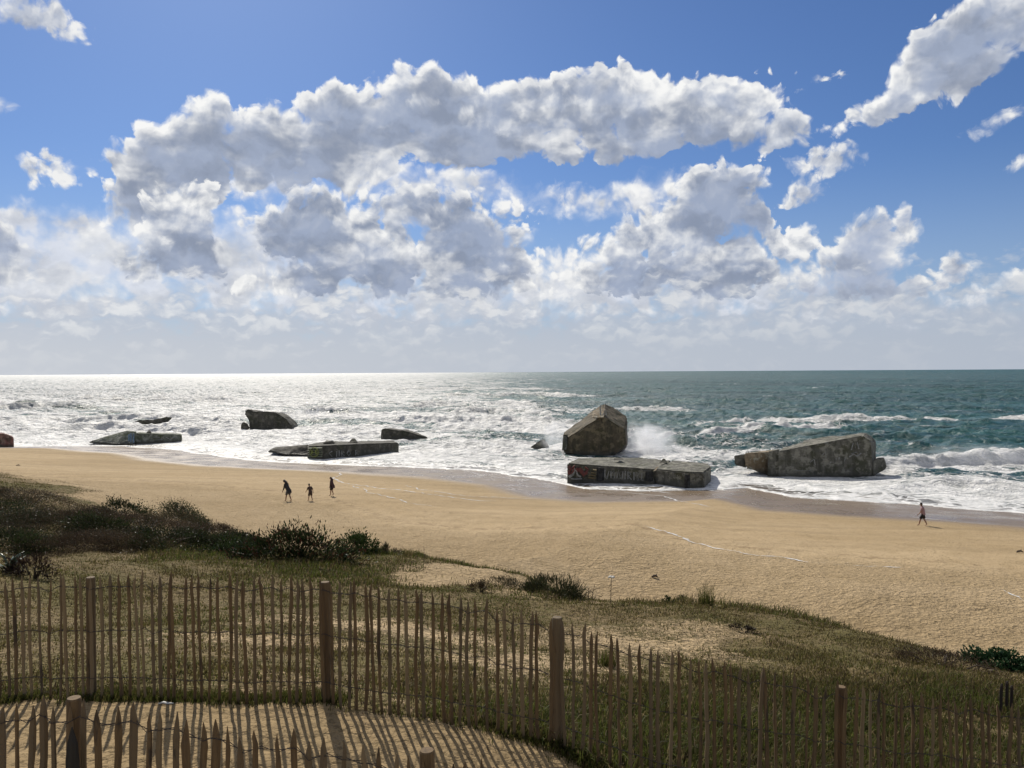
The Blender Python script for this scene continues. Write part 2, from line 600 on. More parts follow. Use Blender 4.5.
_res = _C[:, 2] - base_z(_C[:, 0], _C[:, 1])
_D = np.hypot(_C[:, None, 0] - _C[None, :, 0], _C[:, None, 1] - _C[None, :, 1])
_w = np.linalg.solve(_D + 0.02 * np.eye(len(_C)), _res)


def ground_z(x, y, rough=True):
    x = np.atleast_1d(np.asarray(x, float)); y = np.atleast_1d(np.asarray(y, float))
    z = base_z(x, y)
    add = np.zeros_like(z); dm = np.full_like(z, 1e9)
    for k in range(len(_C)):
        r = np.hypot(x - _C[k, 0], y - _C[k, 1])
        add += _w[k] * r
        dm = np.minimum(dm, r)
    z = z + add * np.exp(-(np.maximum(0, dm - 9) / 8) ** 2)
    s, t = to_st(x, y)
    d = -t
    dune = sstep(50, 60, d)
    if rough:
        z = z + dune * (fbm(x * 0.5, y * 0.5, 4, 3) - 0.5) * 0.32 * sstep(76.5, 73, d) + dune * (fbm(x * 2.2, y * 2.2, 3, 8) - 0.5) * 0.10
        beach = (1 - dune) * sstep(2, 10, d)
        z = z + beach * ((fbm(s * 0.06, d * 0.25, 3, 21) - 0.5) * 0.22)
        # trodden dry sand: hollows left by feet
        dry = (1 - dune) * sstep(20, 30, d + 4 * (fbm(s * 0.08, d * 0.3, 2, 5) - 0.5))
        z = z + dry * (fbm(x * 1.3, y * 1.3, 3, 31) - 0.5) * 0.16
    return z


def hit(u, v):
    """where the line of sight through pixel u, v meets the terrain"""
    r = ray(u, v)
    Y = np.geomspace(3, 300, 4000)
    x, z = r[0] / r[1] * Y, CAM_H + r[2] / r[1] * Y
    g = ground_z(x, Y)
    k = np.argmax(g > z)
    return np.array([x[k], Y[k], g[k]])


def gz(x, y):
    return float(ground_z(x, y)[0])


# bare patches of sand among the dune plants: pixel centre, half sizes in metres
_bare = [(395, 557, 0.8, 0.9, .97, 30.3), (450, 585, 1.6, 1.7, .95, 24.6), (505, 583, 1.5, 1.4, .95, 24.6), (425, 592, 1.2, 1.3, .9, 23.5), (475, 577, 1.3, 1.0, .92, 25.6), (620, 635, 2.2, 1.1), (690, 650, 1.8, 0.9), (720, 628, 1.6, 0.9), (560, 600, 2.0, 1.2),
         (350, 622, 2.4, 0.8), (430, 635, 1.8, 0.9), (280, 640, 2.0, 0.6), (500, 660, 1.2, 0.9), (760, 650, 1.4, 0.7), (580, 665, 1.0, 0.8), (12, 494, 1.3, 1.6), (300, 551, 2.2, 0.5)]
_bare_w = [(*(at_depth(b_[0], b_[1], b_[5]) if len(b_) > 5 else hit(b_[0], b_[1]))[:2], b_[2], b_[3], b_[4] if len(b_) > 4 else 0.62) for b_ in _bare]


_cover_w = [(*hit(u, v)[:2], r_) for u, v, r_ in [(860, 642, 2.2), (930, 668, 2.4), (800, 655, 1.5), (970, 692, 2.2), (880, 690, 1.6), (200, 568, 2.5), (60, 570, 2.5), (320, 566, 2.2), (120, 590, 2.0)]]


_cover_w += [(*at_depth(u, v, Y)[:2], r_) for u, v, Y, r_ in [(440, 562, 28.0, .75), (465, 565, 27.3, .7), (490, 568, 26.7, .7), (515, 572, 26.0, .7), (540, 579, 25.0, .7), (412, 558, 29.0, .8), (562, 590, 23.9, .7), (395, 563, 28.6, .9), (370, 562, 28.6, 1.2)]]


def veg(x, y):
    """0 bare sand .. 1 closed plant cover"""
    x = np.atleast_1d(np.asarray(x, float)); y = np.atleast_1d(np.asarray(y, float))
    s, t = to_st(x, y)
    d = -t
    n = fbm(x * 0.45, y * 0.45, 4, 44)
    n2 = fbm(x * 1.7, y * 1.7, 3, 45)
    v = (0.62 + 0.38 * sstep(0.40, 0.58, n)) * sstep(58.0, 61.0, d + (n - 0.5) * 5)
    for bx, by, a, b, st_ in _bare_w:
        q = ((x - bx) / a) ** 2 + ((y - by) / b) ** 2
        v = v * (1 - st_ * sstep(1.8, 0.4, q + (n2 - 0.5) * 1.6))
    for bx, by, rr in _cover_w:
        v = np.maximum(v, np.exp(-(((x - bx) ** 2 + (y - by) ** 2) / rr ** 2) ** 2) * 1.25 * (v > 0.05))
    # corridor of trodden sand between the two fences
    fy = np.interp(x, [-8, -4.2, -2, -.5, .5, 1.0, 1.6, 2.2], [8.25, 8.0, 7.9, 7.7, 7.45, 7.1, 6.5, 5.5])
    cor = sstep(0.12, -0.1, y - fy + (n2 - 0.5) * 0.35)
    return v * (1 - cor), cor


# ---- terrain sheet
def axis(lo, hi, c, dmin, grow):
    a, b = [c], [c]
    st = dmin
    while a[-1] < hi:
        a.append(a[-1] + st); st = max(dmin, (a[-1] - c) * grow)
    st = dmin
    while b[-1] > lo:
        b.append(b[-1] - st); st = max(dmin, (c - b[-1]) * grow)
    return np.array(b[:0:-1] + a)


gx = axis(-420, 300, 0, 0.09, 0.012)
gy = axis(-60, 420, 6.0, 0.06, 0.012)
GX, GY = np.meshgrid(gx, gy)
gxf, gyf = GX.ravel(), GY.ravel()
gzv = ground_z(gxf, gyf)
s_, t_ = to_st(gxf, gyf)
vg, cor_ = veg(gxf, gyf)
dune_ = sstep(50, 60, -t_)


def build_sand(nt, b, out):
    P = nt.pos()
    d = nt.attr("inland"); vegf = nt.attr("veg"); cor = nt.attr("corridor")
    big = nt.noise(nt.mapping(P, scale=(0.05, 0.12, 0)), 1.0, 4)
    mid = nt.noise(P, 0.7, 5, 0.6)
    fine = nt.noise(P, 22.0, 3, 0.7)
    grain = nt.noise(P, 130.0, 2, 0.7)
    sand = nt.mix(nt.sstep(big, 0.35, 0.65), (0.430, 0.318, 0.180), (0.495, 0.372, 0.220))
    sand = nt.mix(nt.mul(nt.sstep(mid, 0.40, 0.75), 0.35), sand, (0.30, 0.215, 0.105))
    sand = nt.mix(nt.mul(nt.sstep(fine, 0.5, 0.75), 0.25), sand, (0.25, 0.18, 0.09))
    sand = nt.mix(nt.mul(nt.sstep(grain, 0.55, 0.8), 0.3), sand, (0.56, 0.44, 0.26))
    # damp tide band, then the wet swash zone
    wob = nt.math("MULTIPLY_ADD", nt.noise(nt.mapping(P, scale=(0.07, 0.07, 0)), 1.0, 4), 9.0, -4.5)
    dd = nt.add(d, wob)
    damp = nt.sstep(dd, 24.0, 11.0)
    wet = nt.sstep(nt.math("MULTIPLY_ADD", wob, 0.6, d), 16.5, 11.0)
    sand = nt.mix(nt.mul(damp, 0.35), sand, (0.29, 0.215, 0.115))
    sand = nt.mix(nt.mul(wet, 0.85), sand, (0.190, 0.132, 0.080))
    # a narrow darker strand line, and faint tide bands lower down
    lin = nt.math("MULTIPLY_ADD", wob, 0.4, d)
    strand = nt.mul(nt.sstep(nt.math("ABSOLUTE", nt.sub(lin, 36.0)), 1.3, 0.0), nt.sstep(nt.noise(P, 1.4, 5, 0.7), 0.42, 0.62))
    sand = nt.mix(nt.mul(strand, 0.55), sand, (0.20, 0.14, 0.075))
    band = nt.noise(nt.mapping(P, rot=(0, 0, -math.atan2(ES[1], ES[0])), scale=(0.018, 0.55, 1)), 1.0, 4, 0.6)
    sand = nt.mix(nt.mul(nt.mul(nt.sstep(band, 0.44, 0.66), 0.30), nt.sstep(lin, 40.0, 34.0)), sand, (0.245, 0.185, 0.105))
    # litter, moss and dead stems under the dune plants
    lit_n = nt.noise(P, 9.0, 5, 0.78)
    litter = nt.mix(nt.sstep(lit_n, 0.38, 0.62), (0.112, 0.086, 0.034), (0.200, 0.150, 0.070))
    litter = nt.mix(nt.mul(nt.sstep(nt.noise(P, 0.5, 4), 0.42, 0.62), 0.75), litter, (0.100, 0.092, 0.026))
    vm = nt.sstep(nt.math("ADD", vegf, nt.math("MULTIPLY_ADD", nt.noise(P, 11.0, 5, 0.78), 4.2, -2.1)), 0.25, 0.55)
    base = nt.mix(nt.mul(vm, 0.93), sand, litter)
    base = nt.mix(nt.mul(cor, 0.9), base, nt.mix(nt.sstep(fine, 0.3, 0.7), (0.30, 0.218, 0.115), (0.27, 0.195, 0.10)))
    # dark scraps on the trodden path
    scr = nt.mul(nt.sstep(nt.voronoi(nt.mapping(P, scale=(9, 16, 1)), 1.0, "3D", "F1", 1.0), 0.22, 0.10), cor)
    base = nt.mix(nt.mul(scr, 0.40), base, (0.11, 0.08, 0.045))
    nt.put(b.inputs["Base Color"], base)
    rough = nt.mixf(wet, 0.95, nt.lin(nt.noise(P, 0.35, 3), 0.3, 0.7, 0.18, 0.42))
    nt.put(b.inputs["Roughness"], rough)
    nt.put(b.inputs["Specular IOR Level"], nt.mixf(wet, 0.15, 0.38))
    # relief: footprints on the dry upper beach, ripples, grains
    foot = nt.noise(nt.mapping(P, scale=(3.4, 4.2, 1)), 1.0, 4, 0.66)
    foot2 = nt.voronoi(P, 3.6, "3D", "SMOOTH_F1", 1.0, 0.6, 1.0, 0.5)
    dryf = nt.sstep(nt.math("MULTIPLY_ADD", wob, 0.4, d), 35.5, 39.5)
    h = nt.mul(nt.add(nt.mul(nt.sstep(foot, 0.30, 0.62), 0.19), nt.mul(foot2, 0.15)), dryf)
    h = nt.add(h, nt.mul(nt.mul(nt.noise(P, 4.5, 4, 0.6), nt.mixf(wet, 0.20, 0.012)), nt.mixf(dryf, 0.35, 1.0)))
    h = nt.add(h, nt.mul(nt.noise(P, 28.0, 3, 0.6), nt.mixf(wet, 0.028, 0.002)))
    h = nt.add(h, nt.mul(nt.mul(nt.noise(P, 11.0, 4, 0.7), vm), 0.12))
    h = nt.mul(h, nt.mixf(cor, 0.85, 0.30))
    nt.put(b.inputs["Normal"], nt.bump(h, 0.85, 0.6))


mat_sand = material("sand", build_sand)
ground = np_mesh("ground", np.stack([gxf, gyf, gzv], 1), grid_faces(len(gy), len(gx)), mat_sand, smooth=True,
                 attrs={"inland": -t_, "veg": vg, "corridor": cor_})
tag(ground, kind="structure")
# ------------------------------------------------------------------ the sea
t_ax = [-7.0]
st = 0.35
while t_ax[-1] < 45000:
    t_ax.append(t_ax[-1] + st)
    if t_ax[-1] > 900: st *= 1.03
    elif t_ax[-1] > 70: st *= 1.0085
    elif t_ax[-1] > 25: st = min(0.5, st * 1.01)
t_ax = np.array(t_ax)
s_ax = np.concatenate([np.arange(-420, -150, 2.5), np.arange(-150, -90, 0.6), np.arange(-90, 62, 0.3), np.arange(62, 110, 0.8)])
S0, T0 = np.meshgrid(s_ax, t_ax)
fan = np.interp(S0, [-420, -150, 0, 110], [-3.4, -2.6, -0.85, 0.9])
far_k = np.clip(T0 - 60, 0, None)
S1 = S0 + far_k * fan * np.clip(far_k / 300, 0, 1) ** 0.5
sw0 = shore_w(np.clip(S1, _ss[0], _ss[-1]))
SX = ORG[0] + S1 * ES[0] + (T0 + sw0) * NO[0]
SY = ORG[1] + S1 * ES[1] + (T0 + sw0) * NO[1]
X, Y = SX.ravel(), SY.ravel()
sS, sT = S1.ravel(), T0.ravel()

# wind sea: many small directional trains, shorter ones die out where the sheet is too coarse to hold them
Z = np.zeros_like(X)
cell = np.gradient(t_ax)
cell = np.repeat(cell, len(s_ax))
wr = np.random.default_rng(4)
swell_dir = math.atan2(-NO[1], -NO[0])
dep = sstep(0.0, 40, sT)
nse = fbm(X * 0.03, Y * 0.03, 3, 70)
for L, A, sp, n in [(75, 0.30, .10, 2), (42, 0.28, .35, 4), (21, 0.19, .5, 5), (11, 0.125, .75, 7), (6, 0.06, 1.0, 7), (2.8, 0.030, 1.2, 6)]:
    for k in range(n):
        a = swell_dir + wr.normal(0, sp)
        Lk = L * wr.uniform(0.75, 1.35)
        ph = (X * math.cos(a) + Y * math.sin(a)) * 2 * PI / Lk + wr.uniform(0, 6.28) + 3.0 * nse
        c = np.sin(ph)
        Z += A * (0.35 + 0.65 * dep) * sstep(Lk * 0.55, Lk * 0.3, cell) * (1 - np.abs(c) * 1.4 + 0.25 * c)
Z *= 0.75 + 0.5 * fbm(X * 0.02, Y * 0.02, 2, 71)

foam = np.zeros_like(X)
# broken water: solid near the sand, ragged farther out; the surf zone is wider up the coast (left)
t1 = np.interp(sS, [-400, -120, -60, 0, 40, 70], [190, 130, 75, 30, 24, 24])
t2 = np.interp(sS, [-400, -120, -60, 0, 40, 70], [420, 330, 230, 90, 58, 62])
rag = fbm(sS * 0.03, sT * 0.05, 4, 80)
foam = np.maximum(foam, 0.90 * sstep(1.0, 0.0, (sT - t1) / (t2 - t1) + (rag - 0.5) * 1.1))
foam *= 0.72 + 0.5 * fbm(sS * 0.08, sT * 0.20, 4, 81)
rows = fbm(sS * 0.016 + 3, sT * 0.085, 3, 82)
foam *= 1 - 0.75 * sstep(0.46, 0.62, rows) * sstep(8, 30, sT)


def breaker(px, amp, wf=1.6, wb=5.0, white=1.0, apron=14.0, foam_back=6.0, seed=0):
    """a wave crest along the sea-level points px of the photograph"""
    global Z, foam
    p = np.array([at_level(u, v)[:2] for u, v in px]) - ORG
    cs, ct = p @ ES, p @ NO
    o = np.argsort(cs); cs, ct = cs[o], ct[o]
    tt = sT + sw0.ravel()
    wig = (fbm(sS * 0.09, np.full_like(sS, 3.7 + seed), 4, 90 + seed) - 0.5) * 4.5 + (fbm(sS * 0.6, sT * 0.3, 3, 95 + seed) - 0.5) * 1.6
    tau = tt - np.interp(sS, cs, ct) - wig
    env = sstep(cs[0] - 4, cs[0] + 7, sS) * sstep(cs[-1] + 4, cs[-1] - 7, sS)
    env = env * (0.7 + 0.6 * fbm(sS * 0.13, np.full_like(sS, 1.3), 3, 99 + seed))
    prof = np.where(tau < 0, np.exp(-(tau / wf) ** 2), np.exp(-(tau / wb) ** 2))
    churn = fbm(sS * 0.9, sT * 0.9, 4, 101 + seed)
    face = sstep(-apron, -apron * 0.3, tau) * sstep(foam_back, 0.0, tau)
    Z = Z + amp * env * prof * (0.86 + 0.28 * churn) + env * white * face * (churn - 0.5) * 0.55 * min(1, amp)
    foam = np.maximum(foam, env ** 0.5 * white * face * (0.75 + 0.5 * churn))
    if white < 0.5:      # unbroken green face: no foam on the steep front
        foam = foam * (1 - env * sstep(-3 * wf, -wf, tau) * sstep(1.5, 0.0, tau) * 0.95)


breaker([(865, 471), (905, 468), (950, 465), (1000, 464), (1120, 460)], 1.6, 1.8, 6, 1.0, 11, 5, 1)
breaker([(640, 445), (700, 437), (760, 432), (840, 430)], 0.8, 1.6, 5, 1.0, 9, 9, 2)
breaker([(700, 428), (760, 424), (880, 424), (1060, 421)], 0.8, 2.0, 6, 0.75, 5, 9, 3)
breaker([(258, 419), (290, 417), (315, 416)], 2.1, 2.0, 6, 1.0, 10, 6, 4)
breaker([(305, 416), (330, 416), (358, 417)], 2.2, 2.0, 7, 0.55, 8, 3, 5)
breaker([(-60, 412), (0, 411), (55, 410), (85, 412)], 2.6, 2.6, 8, 0.4, 8, 4, 6)
breaker([(100, 397), (130, 395), (160, 395)], 2.4, 4, 10, 0.1, 8, 4, 7)
breaker([(-40, 424), (60, 422), (160, 420), (240, 428)], 1.3, 1.8, 6, 1.0, 10, 6, 8)
breaker([(180, 440), (240, 444), (300, 450)], 0.5, 1.2, 4, 1.0, 6, 6, 9)
breaker([(420, 448), (480, 452), (550, 458)], 0.6, 1.2, 4, 1.0, 7, 6, 10)
breaker([(380, 424), (450, 423), (520, 424), (560, 428)], 1.3, 1.8, 6, 1.0, 9, 6, 11)
breaker([(400, 409), (470, 407), (540, 409)], 1.3, 2.4, 8, 0.8, 8, 8, 12)
breaker([(430, 398), (520, 396), (600, 399)], 1.2, 3, 9, 0.6, 7, 10, 13)
breaker([(890, 488), (950, 490), (1040, 494)], 0.4, 1.0, 3, 1.0, 5, 4, 14)
breaker([(60, 432), (130, 431), (215, 436)], 1.2, 1.6, 5, 1.0, 7, 4, 18)
breaker([(290, 432), (350, 431), (400, 434)], 1.1, 1.6, 5, 1.0, 7, 4, 19)
breaker([(60, 403), (150, 402), (240, 404)], 2.0, 2.4, 7, 0.6, 7, 4, 20)
breaker([(440, 416), (500, 415), (560, 418)], 1.7, 2.0, 6, 0.7, 7, 4, 21)
breaker([(380, 391), (470, 390), (560, 391)], 1.6, 4, 10, 0.6, 7, 6, 22)
breaker([(660, 468), (720, 474)], 0.5, 1.0, 3, 1.0, 5, 4, 15)
breaker([(190, 392), (260, 390), (330, 391)], 1.4, 4, 10, 0.5, 7, 9, 16)
breaker([(560, 413), (640, 412), (690, 413)], 0.9, 2, 7, 0.6, 6, 8, 17)

# calmer water close round the blockhouses
for u_, v_b, r_ in [(597, 455, 8), (640, 483, 9), (822, 476, 11), (335, 458, 12), (270, 431, 9), (404, 440, 7), (137, 443, 12), (146, 427, 8), (540, 447, 4)]:
    c_ = at_level(u_, v_b)
    Z = Z * (1 - 0.72 * np.exp(-(((X - c_[0]) ** 2 + (Y - c_[1]) ** 2) / r_ ** 2) ** 1.5))

# swash: the sheet thins out and climbs the sand in lobes
lob = (fbm(sS * 0.10, np.full_like(sS, 7.0), 4, 120) - 0.5) * 5.0 + (fbm(sS * 0.7, np.full_like(sS, 2.0), 3, 121) - 0.5) * 1.0
edge = sT - np.maximum(-6.0, lob)
thin = sstep(-0.3, 9.0, edge)
gnd = ground_z(X[sT < 30], Y[sT < 30])
lip = np.full_like(Z, -9.0)
lip[sT < 30] = gnd + 0.05
Z = Z * thin + 0.12 * thin
Zs = np.where(edge > -0.2, np.maximum(Z, lip * (1 - thin) + Z * thin), lip - 0.35)
Zs = np.where((sT < 30) & (edge > -0.2), np.maximum(Zs, np.where(edge < 5, lip, -9)), Zs)
foam = np.where(edge < 2.2, np.maximum(foam, sstep(2.2, 0.0, edge) * 0.95), foam)
foam = np.where((edge > 0.8) & (edge < 9), foam * (0.55 + 0.45 * sstep(1.5, 9, edge)), foam)


# mask of the sun glitter painted as white water, stronger far out and left
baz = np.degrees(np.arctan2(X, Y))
sun_glint = (0.42 + 0.58 * sstep(180, 420, np.hypot(X, Y))) * sstep(9.0, -9.0, baz + 5 * (fbm(sS * 0.01, sT * 0.02, 3, 140) - 0.5))


def build_sea(nt, b, out):
    P = nt.pos()
    f = nt.attr("foam")
    # foam pattern, drawn out along the wave fronts
    al = nt.mapping(P, rot=(0, 0, -math.atan2(ES[1], ES[0])), scale=(1, 1, 1))
    wv = nt.new("ShaderNodeTexNoise"); nt.put(wv.inputs["Vector"], al); wv.inputs["Scale"].default_value = 0.35; wv.inputs["Detail"].default_value = 3
    alw = nt.vmath("ADD", al, nt.vmath("MULTIPLY", nt.vmath("SUBTRACT", wv.outputs["Color"], (0.5, 0.5, 0.5)), (5, 5, 0)))
    n1 = nt.noise(nt.mapping(alw, scale=(0.10, 0.26, 1)), 1.0, 8, 0.62)
    n2 = nt.noise(nt.mapping(alw, scale=(0.7, 1.5, 1)), 1.0, 5, 0.6)
    cells = nt.voronoi(nt.mapping(alw, scale=(0.55, 1.1, 1)), 1.0, "3D", "DISTANCE_TO_EDGE")
    lace = nt.sstep(cells, 0.16, 0.02)
    fac = nt.add(f, nt.math("MULTIPLY_ADD", n1, 1.5, -0.75))
    fac = nt.add(fac, nt.math("MULTIPLY_ADD", n2, 0.5, -0.25))
    fac = nt.add(fac, nt.math("MULTIPLY_ADD", lace, 0.30, -0.12))
    fm = nt.sstep(fac, 0.30, 0.62)
    # scattered white caps far out, plus sun glitter painted as white at left
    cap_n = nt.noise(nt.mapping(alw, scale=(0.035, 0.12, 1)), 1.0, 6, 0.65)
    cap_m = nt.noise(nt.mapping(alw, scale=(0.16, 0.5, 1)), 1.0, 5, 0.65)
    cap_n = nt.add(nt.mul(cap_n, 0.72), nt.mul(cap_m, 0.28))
    glint = nt.attr("sun_glint")
    caps_glint = nt.mul(nt.sstep(nt.math("MULTIPLY_ADD", glint, 0.185, cap_n), 0.60, 0.66), 0.85)
    fm = nt.math("MAXIMUM", fm, caps_glint)
    deep = nt.mix(nt.sstep(nt.noise(nt.mapping(al, scale=(0.006, 0.02, 1)), 1.0, 3), 0.4, 0.6), (0.014, 0.068, 0.064), (0.024, 0.105, 0.096))
    sandy = nt.mix(nt.sstep(nt.attr("offshore"), 9.0, 1.0), deep, (0.13, 0.105, 0.07))
    foamc = nt.mix(nt.sstep(n2, 0.35, 0.65), (0.56, 0.57, 0.55), (0.90, 0.89, 0.86))  # grey patches imitate shaded wave faces in the foam colour
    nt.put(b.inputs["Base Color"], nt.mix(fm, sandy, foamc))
    dist = nt.vmath("LENGTH", P)
    rw = nt.lin(dist, 80.0, 500.0, 0.28, 0.42)
    nt.put(b.inputs["Roughness"], nt.mixf(fm, rw, 0.6))
    b.inputs["IOR"].default_value = 1.333
    # ripples and chop, foam froth
    r1 = nt.noise(nt.mapping(alw, scale=(0.9, 1.7, 1)), 1.0, 6, 0.62)
    r2 = nt.noise(nt.mapping(alw, scale=(0.16, 0.36, 1)), 1.0, 6, 0.6)
    h = nt.add(nt.mul(r1, 0.35), nt.mul(r2, nt.lin(dist, 100.0, 700.0, 1.2, 4.5)))
    h = nt.add(h, nt.mul(nt.mul(n2, fm), 0.32))
    h = nt.add(h, nt.mul(nt.mul(nt.noise(P, 3.0, 4, 0.65), fm), 0.18))
    calm = nt.sstep(nt.attr("offshore"), 0.5, 10.0, 0.15, 1.0)
    nd = nt.new("ShaderNodeBump")
    nt.put(nd.inputs["Strength"], calm)
    nd.inputs["Distance"].default_value = 1.0
    nt.put(nd.inputs["Height"], h)
    # slopes of the small waves, kept at full steepness however far away they are
    wn = nt.new("ShaderNodeTexNoise"); nt.put(wn.inputs["Vector"], nt.mapping(alw, scale=(0.45, 0.95, 1))); wn.inputs["Scale"].default_value = 1.0; wn.inputs["Detail"].default_value = 5; wn.inputs["Roughness"].default_value = 0.62
    tilt = nt.new("ShaderNodeVectorMath", operation="SCALE")
    nt.put(tilt.inputs[0], nt.vmath("MULTIPLY", nt.vmath("SUBTRACT", wn.outputs["Color"], (0.5, 0.5, 0.5)), (1, 1, 0)))
    nt.put(tilt.inputs["Scale"], nt.mul(nt.mul(nt.lin(dist, 60.0, 350.0, 0.5, 1.9), calm), nt.mixf(fm, 1.0, 0.40)))
    nt.put(nd.inputs["Normal"], nt.vmath("NORMALIZE", nt.vmath("ADD", nt.normal(), tilt.outputs[0])))
    nt.put(b.inputs["Normal"], nd.outputs[0])


mat_sea = material("sea_water", build_sea)
sea = np_mesh("sea", np.stack([X, Y, Zs], 1), grid_faces(len(t_ax), len(s_ax)), mat_sea, smooth=True, attrs={"foam": foam, "offshore": edge, "sun_glint": sun_glint})
tag(sea, kind="structure")
# ------------------------------------------------------------------ wartime blockhouses fallen onto the beach


def concrete(name, tone=(0.165, 0.158, 0.128), dark=(0.052, 0.051, 0.036), algae=(0.045, 0.048, 0.018), patch=None, patch_z=None):
    def build(nt, b, out):
        P = nt.pos()
        n1 = nt.noise(P, 0.55, 6, 0.62)
        n2 = nt.noise(P, 2.6, 6, 0.65)
        streak = nt.noise(nt.mapping(P, scale=(1.6, 1.6, 0.16)), 1.0, 5, 0.6)
        sp = nt.new("ShaderNodeSeparateXYZ"); nt.put(sp.inputs[0], P)
        c = nt.mix(nt.sstep(n2, 0.35, 0.65), tone, tuple(x * 0.66 for x in tone))
        c = nt.mix(nt.mul(nt.sstep(streak, 0.45, 0.62), 0.75), c, dark)
        c = nt.mix(nt.mul(nt.sstep(n1, 0.46, 0.62), 0.7), c, algae)
        if patch:
            c = nt.mix(nt.mul(nt.sstep(nt.noise(P, 0.8, 5, 0.6), 0.48, 0.56), 0.8), c, patch)
        pale = nt.mul(nt.sstep(nt.noise(nt.vmath("ADD", P, (13.0, 5.0, 2.0)), 1.1, 6, 0.68), 0.50, 0.60), 0.6)
        c = nt.mix(pale, c, tuple(min(0.42, x * 2.0) for x in tone))
        board = nt.new("ShaderNodeTexWave", wave_type="BANDS", bands_direction="Z")
        board.inputs["Scale"].default_value = 1.6; board.inputs["Distortion"].default_value = 1.5; board.inputs["Detail"].default_value = 2
        nt.put(board.inputs["Vector"], P)
        c = nt.mix(nt.mul(nt.sstep(board.outputs["Fac"], 0.12, 0.0), 0.45), c, dark)
        pock = nt.sstep(nt.voronoi(P, 0.9, "3D", "F1", 2.0, 0.6), 0.20, 0.08)
        c = nt.mix(nt.mul(pock, 0.7), c, dark)
        wet = nt.sstep(nt.math("MULTIPLY_ADD", n1, 1.6, nt.mul(sp.outputs[2], -1.0)), -0.2, 0.5)
        c = nt.mix(nt.mul(wet, 0.8), c, (0.035, 0.036, 0.026))
        nt.put(b.inputs["Base Color"], c)
        nt.put(b.inputs["Roughness"], nt.mixf(wet, 0.88, 0.45))
        h = nt.add(nt.mul(n2, 0.10), nt.mul(nt.noise(P, 9.0, 4, 0.7), 0.04))
        h = nt.add(h, nt.mul(nt.sstep(nt.voronoi(P, 1.3, "3D", "F1", 1.0), 0.1, 0.25), 0.05))
        nt.put(b.inputs["Normal"], nt.bump(h, 0.8, 1.0))
    return material(name, build)


mat_conc = concrete("concrete")
mat_conc_brown = concrete("brown_concrete", (0.115, 0.092, 0.055), (0.052, 0.045, 0.026), (0.048, 0.044, 0.015))
mat_conc_dark = concrete("dark_wet_concrete", (0.095, 0.088, 0.070), (0.04, 0.038, 0.028), (0.045, 0.048, 0.025))
mat_conc_red = concrete("reddish_concrete", (0.27, 0.16, 0.13), (0.10, 0.06, 0.05), (0.075, 0.06, 0.04), (0.34, 0.16, 0.13))
mat_conc_green = concrete("mossy_concrete", (0.21, 0.225, 0.18), (0.07, 0.075, 0.045), (0.075, 0.095, 0.028))
mat_conc_ochre = concrete("ochre_concrete", (0.33, 0.26, 0.17), (0.10, 0.08, 0.05), (0.14, 0.10, 0.05))


def paint(name, col):
    def build(nt, b, out):
        P = nt.pos()
        n = nt.noise(P, 3.0, 5, 0.65)
        nt.put(b.inputs["Base Color"], nt.mix(nt.sstep(n, 0.4, 0.65), col, tuple(0.45 * c + 0.04 for c in col)))
        b.inputs["Roughness"].default_value = 0.8
    return material(name, build)


pt_white = paint("faded_white_paint", (0.29, 0.29, 0.27))
pt_red = paint("faded_red_paint", (0.16, 0.04, 0.03))
pt_yellow = paint("faded_yellow_paint", (0.22, 0.17, 0.08))
pt_green = paint("faded_green_paint", (0.22, 0.25, 0.06))
pt_blue = paint("faded_blue_paint", (0.16, 0.25, 0.36))
pt_black = paint("opening_shade_black", (0.012, 0.012, 0.010))


def rough_up(bm, cut, amp, seed):
    bmesh.ops.triangulate(bm, faces=bm.faces[:])
    cut *= 0.7
    for _ in range(7):
        long = [e for e in bm.edges if e.calc_length() > cut]
        if not long: break
        bmesh.ops.subdivide_edges(bm, edges=long, cuts=1)
        bmesh.ops.triangulate(bm, faces=[f for f in bm.faces if len(f.verts) > 3])
    bm.normal_update()
    co = np.array([v.co[:] for v in bm.verts]); no = np.array([v.normal[:] for v in bm.verts])
    n = fbm(co[:, 0] * 0.9 + co[:, 1] * 0.7, co[:, 2] * 1.1 + co[:, 1] * 0.8, 4, seed) - 0.5
    n2 = np.minimum(0, fbm(co[:, 0] * 0.45 - co[:, 1] * 0.4, co[:, 2] * 0.6 + co[:, 1] * 0.5, 3, seed + 9) - 0.42)
    co = co + no * (n * amp * 1.9 + n2 * amp * 4.5)[:, None]
    for v, c in zip(bm.verts, co): v.co = c


def local(p, root): return Vector(p) - root.location


def hull(name, pts, mat, root, cut=0.8, amp=0.07, bevel=0.12, seed=1):
    """broken block: convex solid through points (u, v, distance)"""
    bm = bmesh.new()
    for (u, v, Yd) in pts: bm.verts.new(local(at_depth(u, v, Yd), root))
    r = bmesh.ops.convex_hull(bm, input=bm.verts[:])
    bmesh.ops.delete(bm, geom=list({g for g in r["geom_interior"] + r["geom_unused"] if isinstance(g, bmesh.types.BMVert)}), context="VERTS")
    bmesh.ops.dissolve_limit(bm, angle_limit=math.radians(6), verts=bm.verts[:], edges=bm.edges[:])
    if bevel:
        bmesh.ops.bevel(bm, geom=bm.edges[:], offset=bevel, segments=2, affect="EDGES", clamp_overlap=True)
    rough_up(bm, cut, amp, seed)
    return bm_obj(name, bm, mat, root)


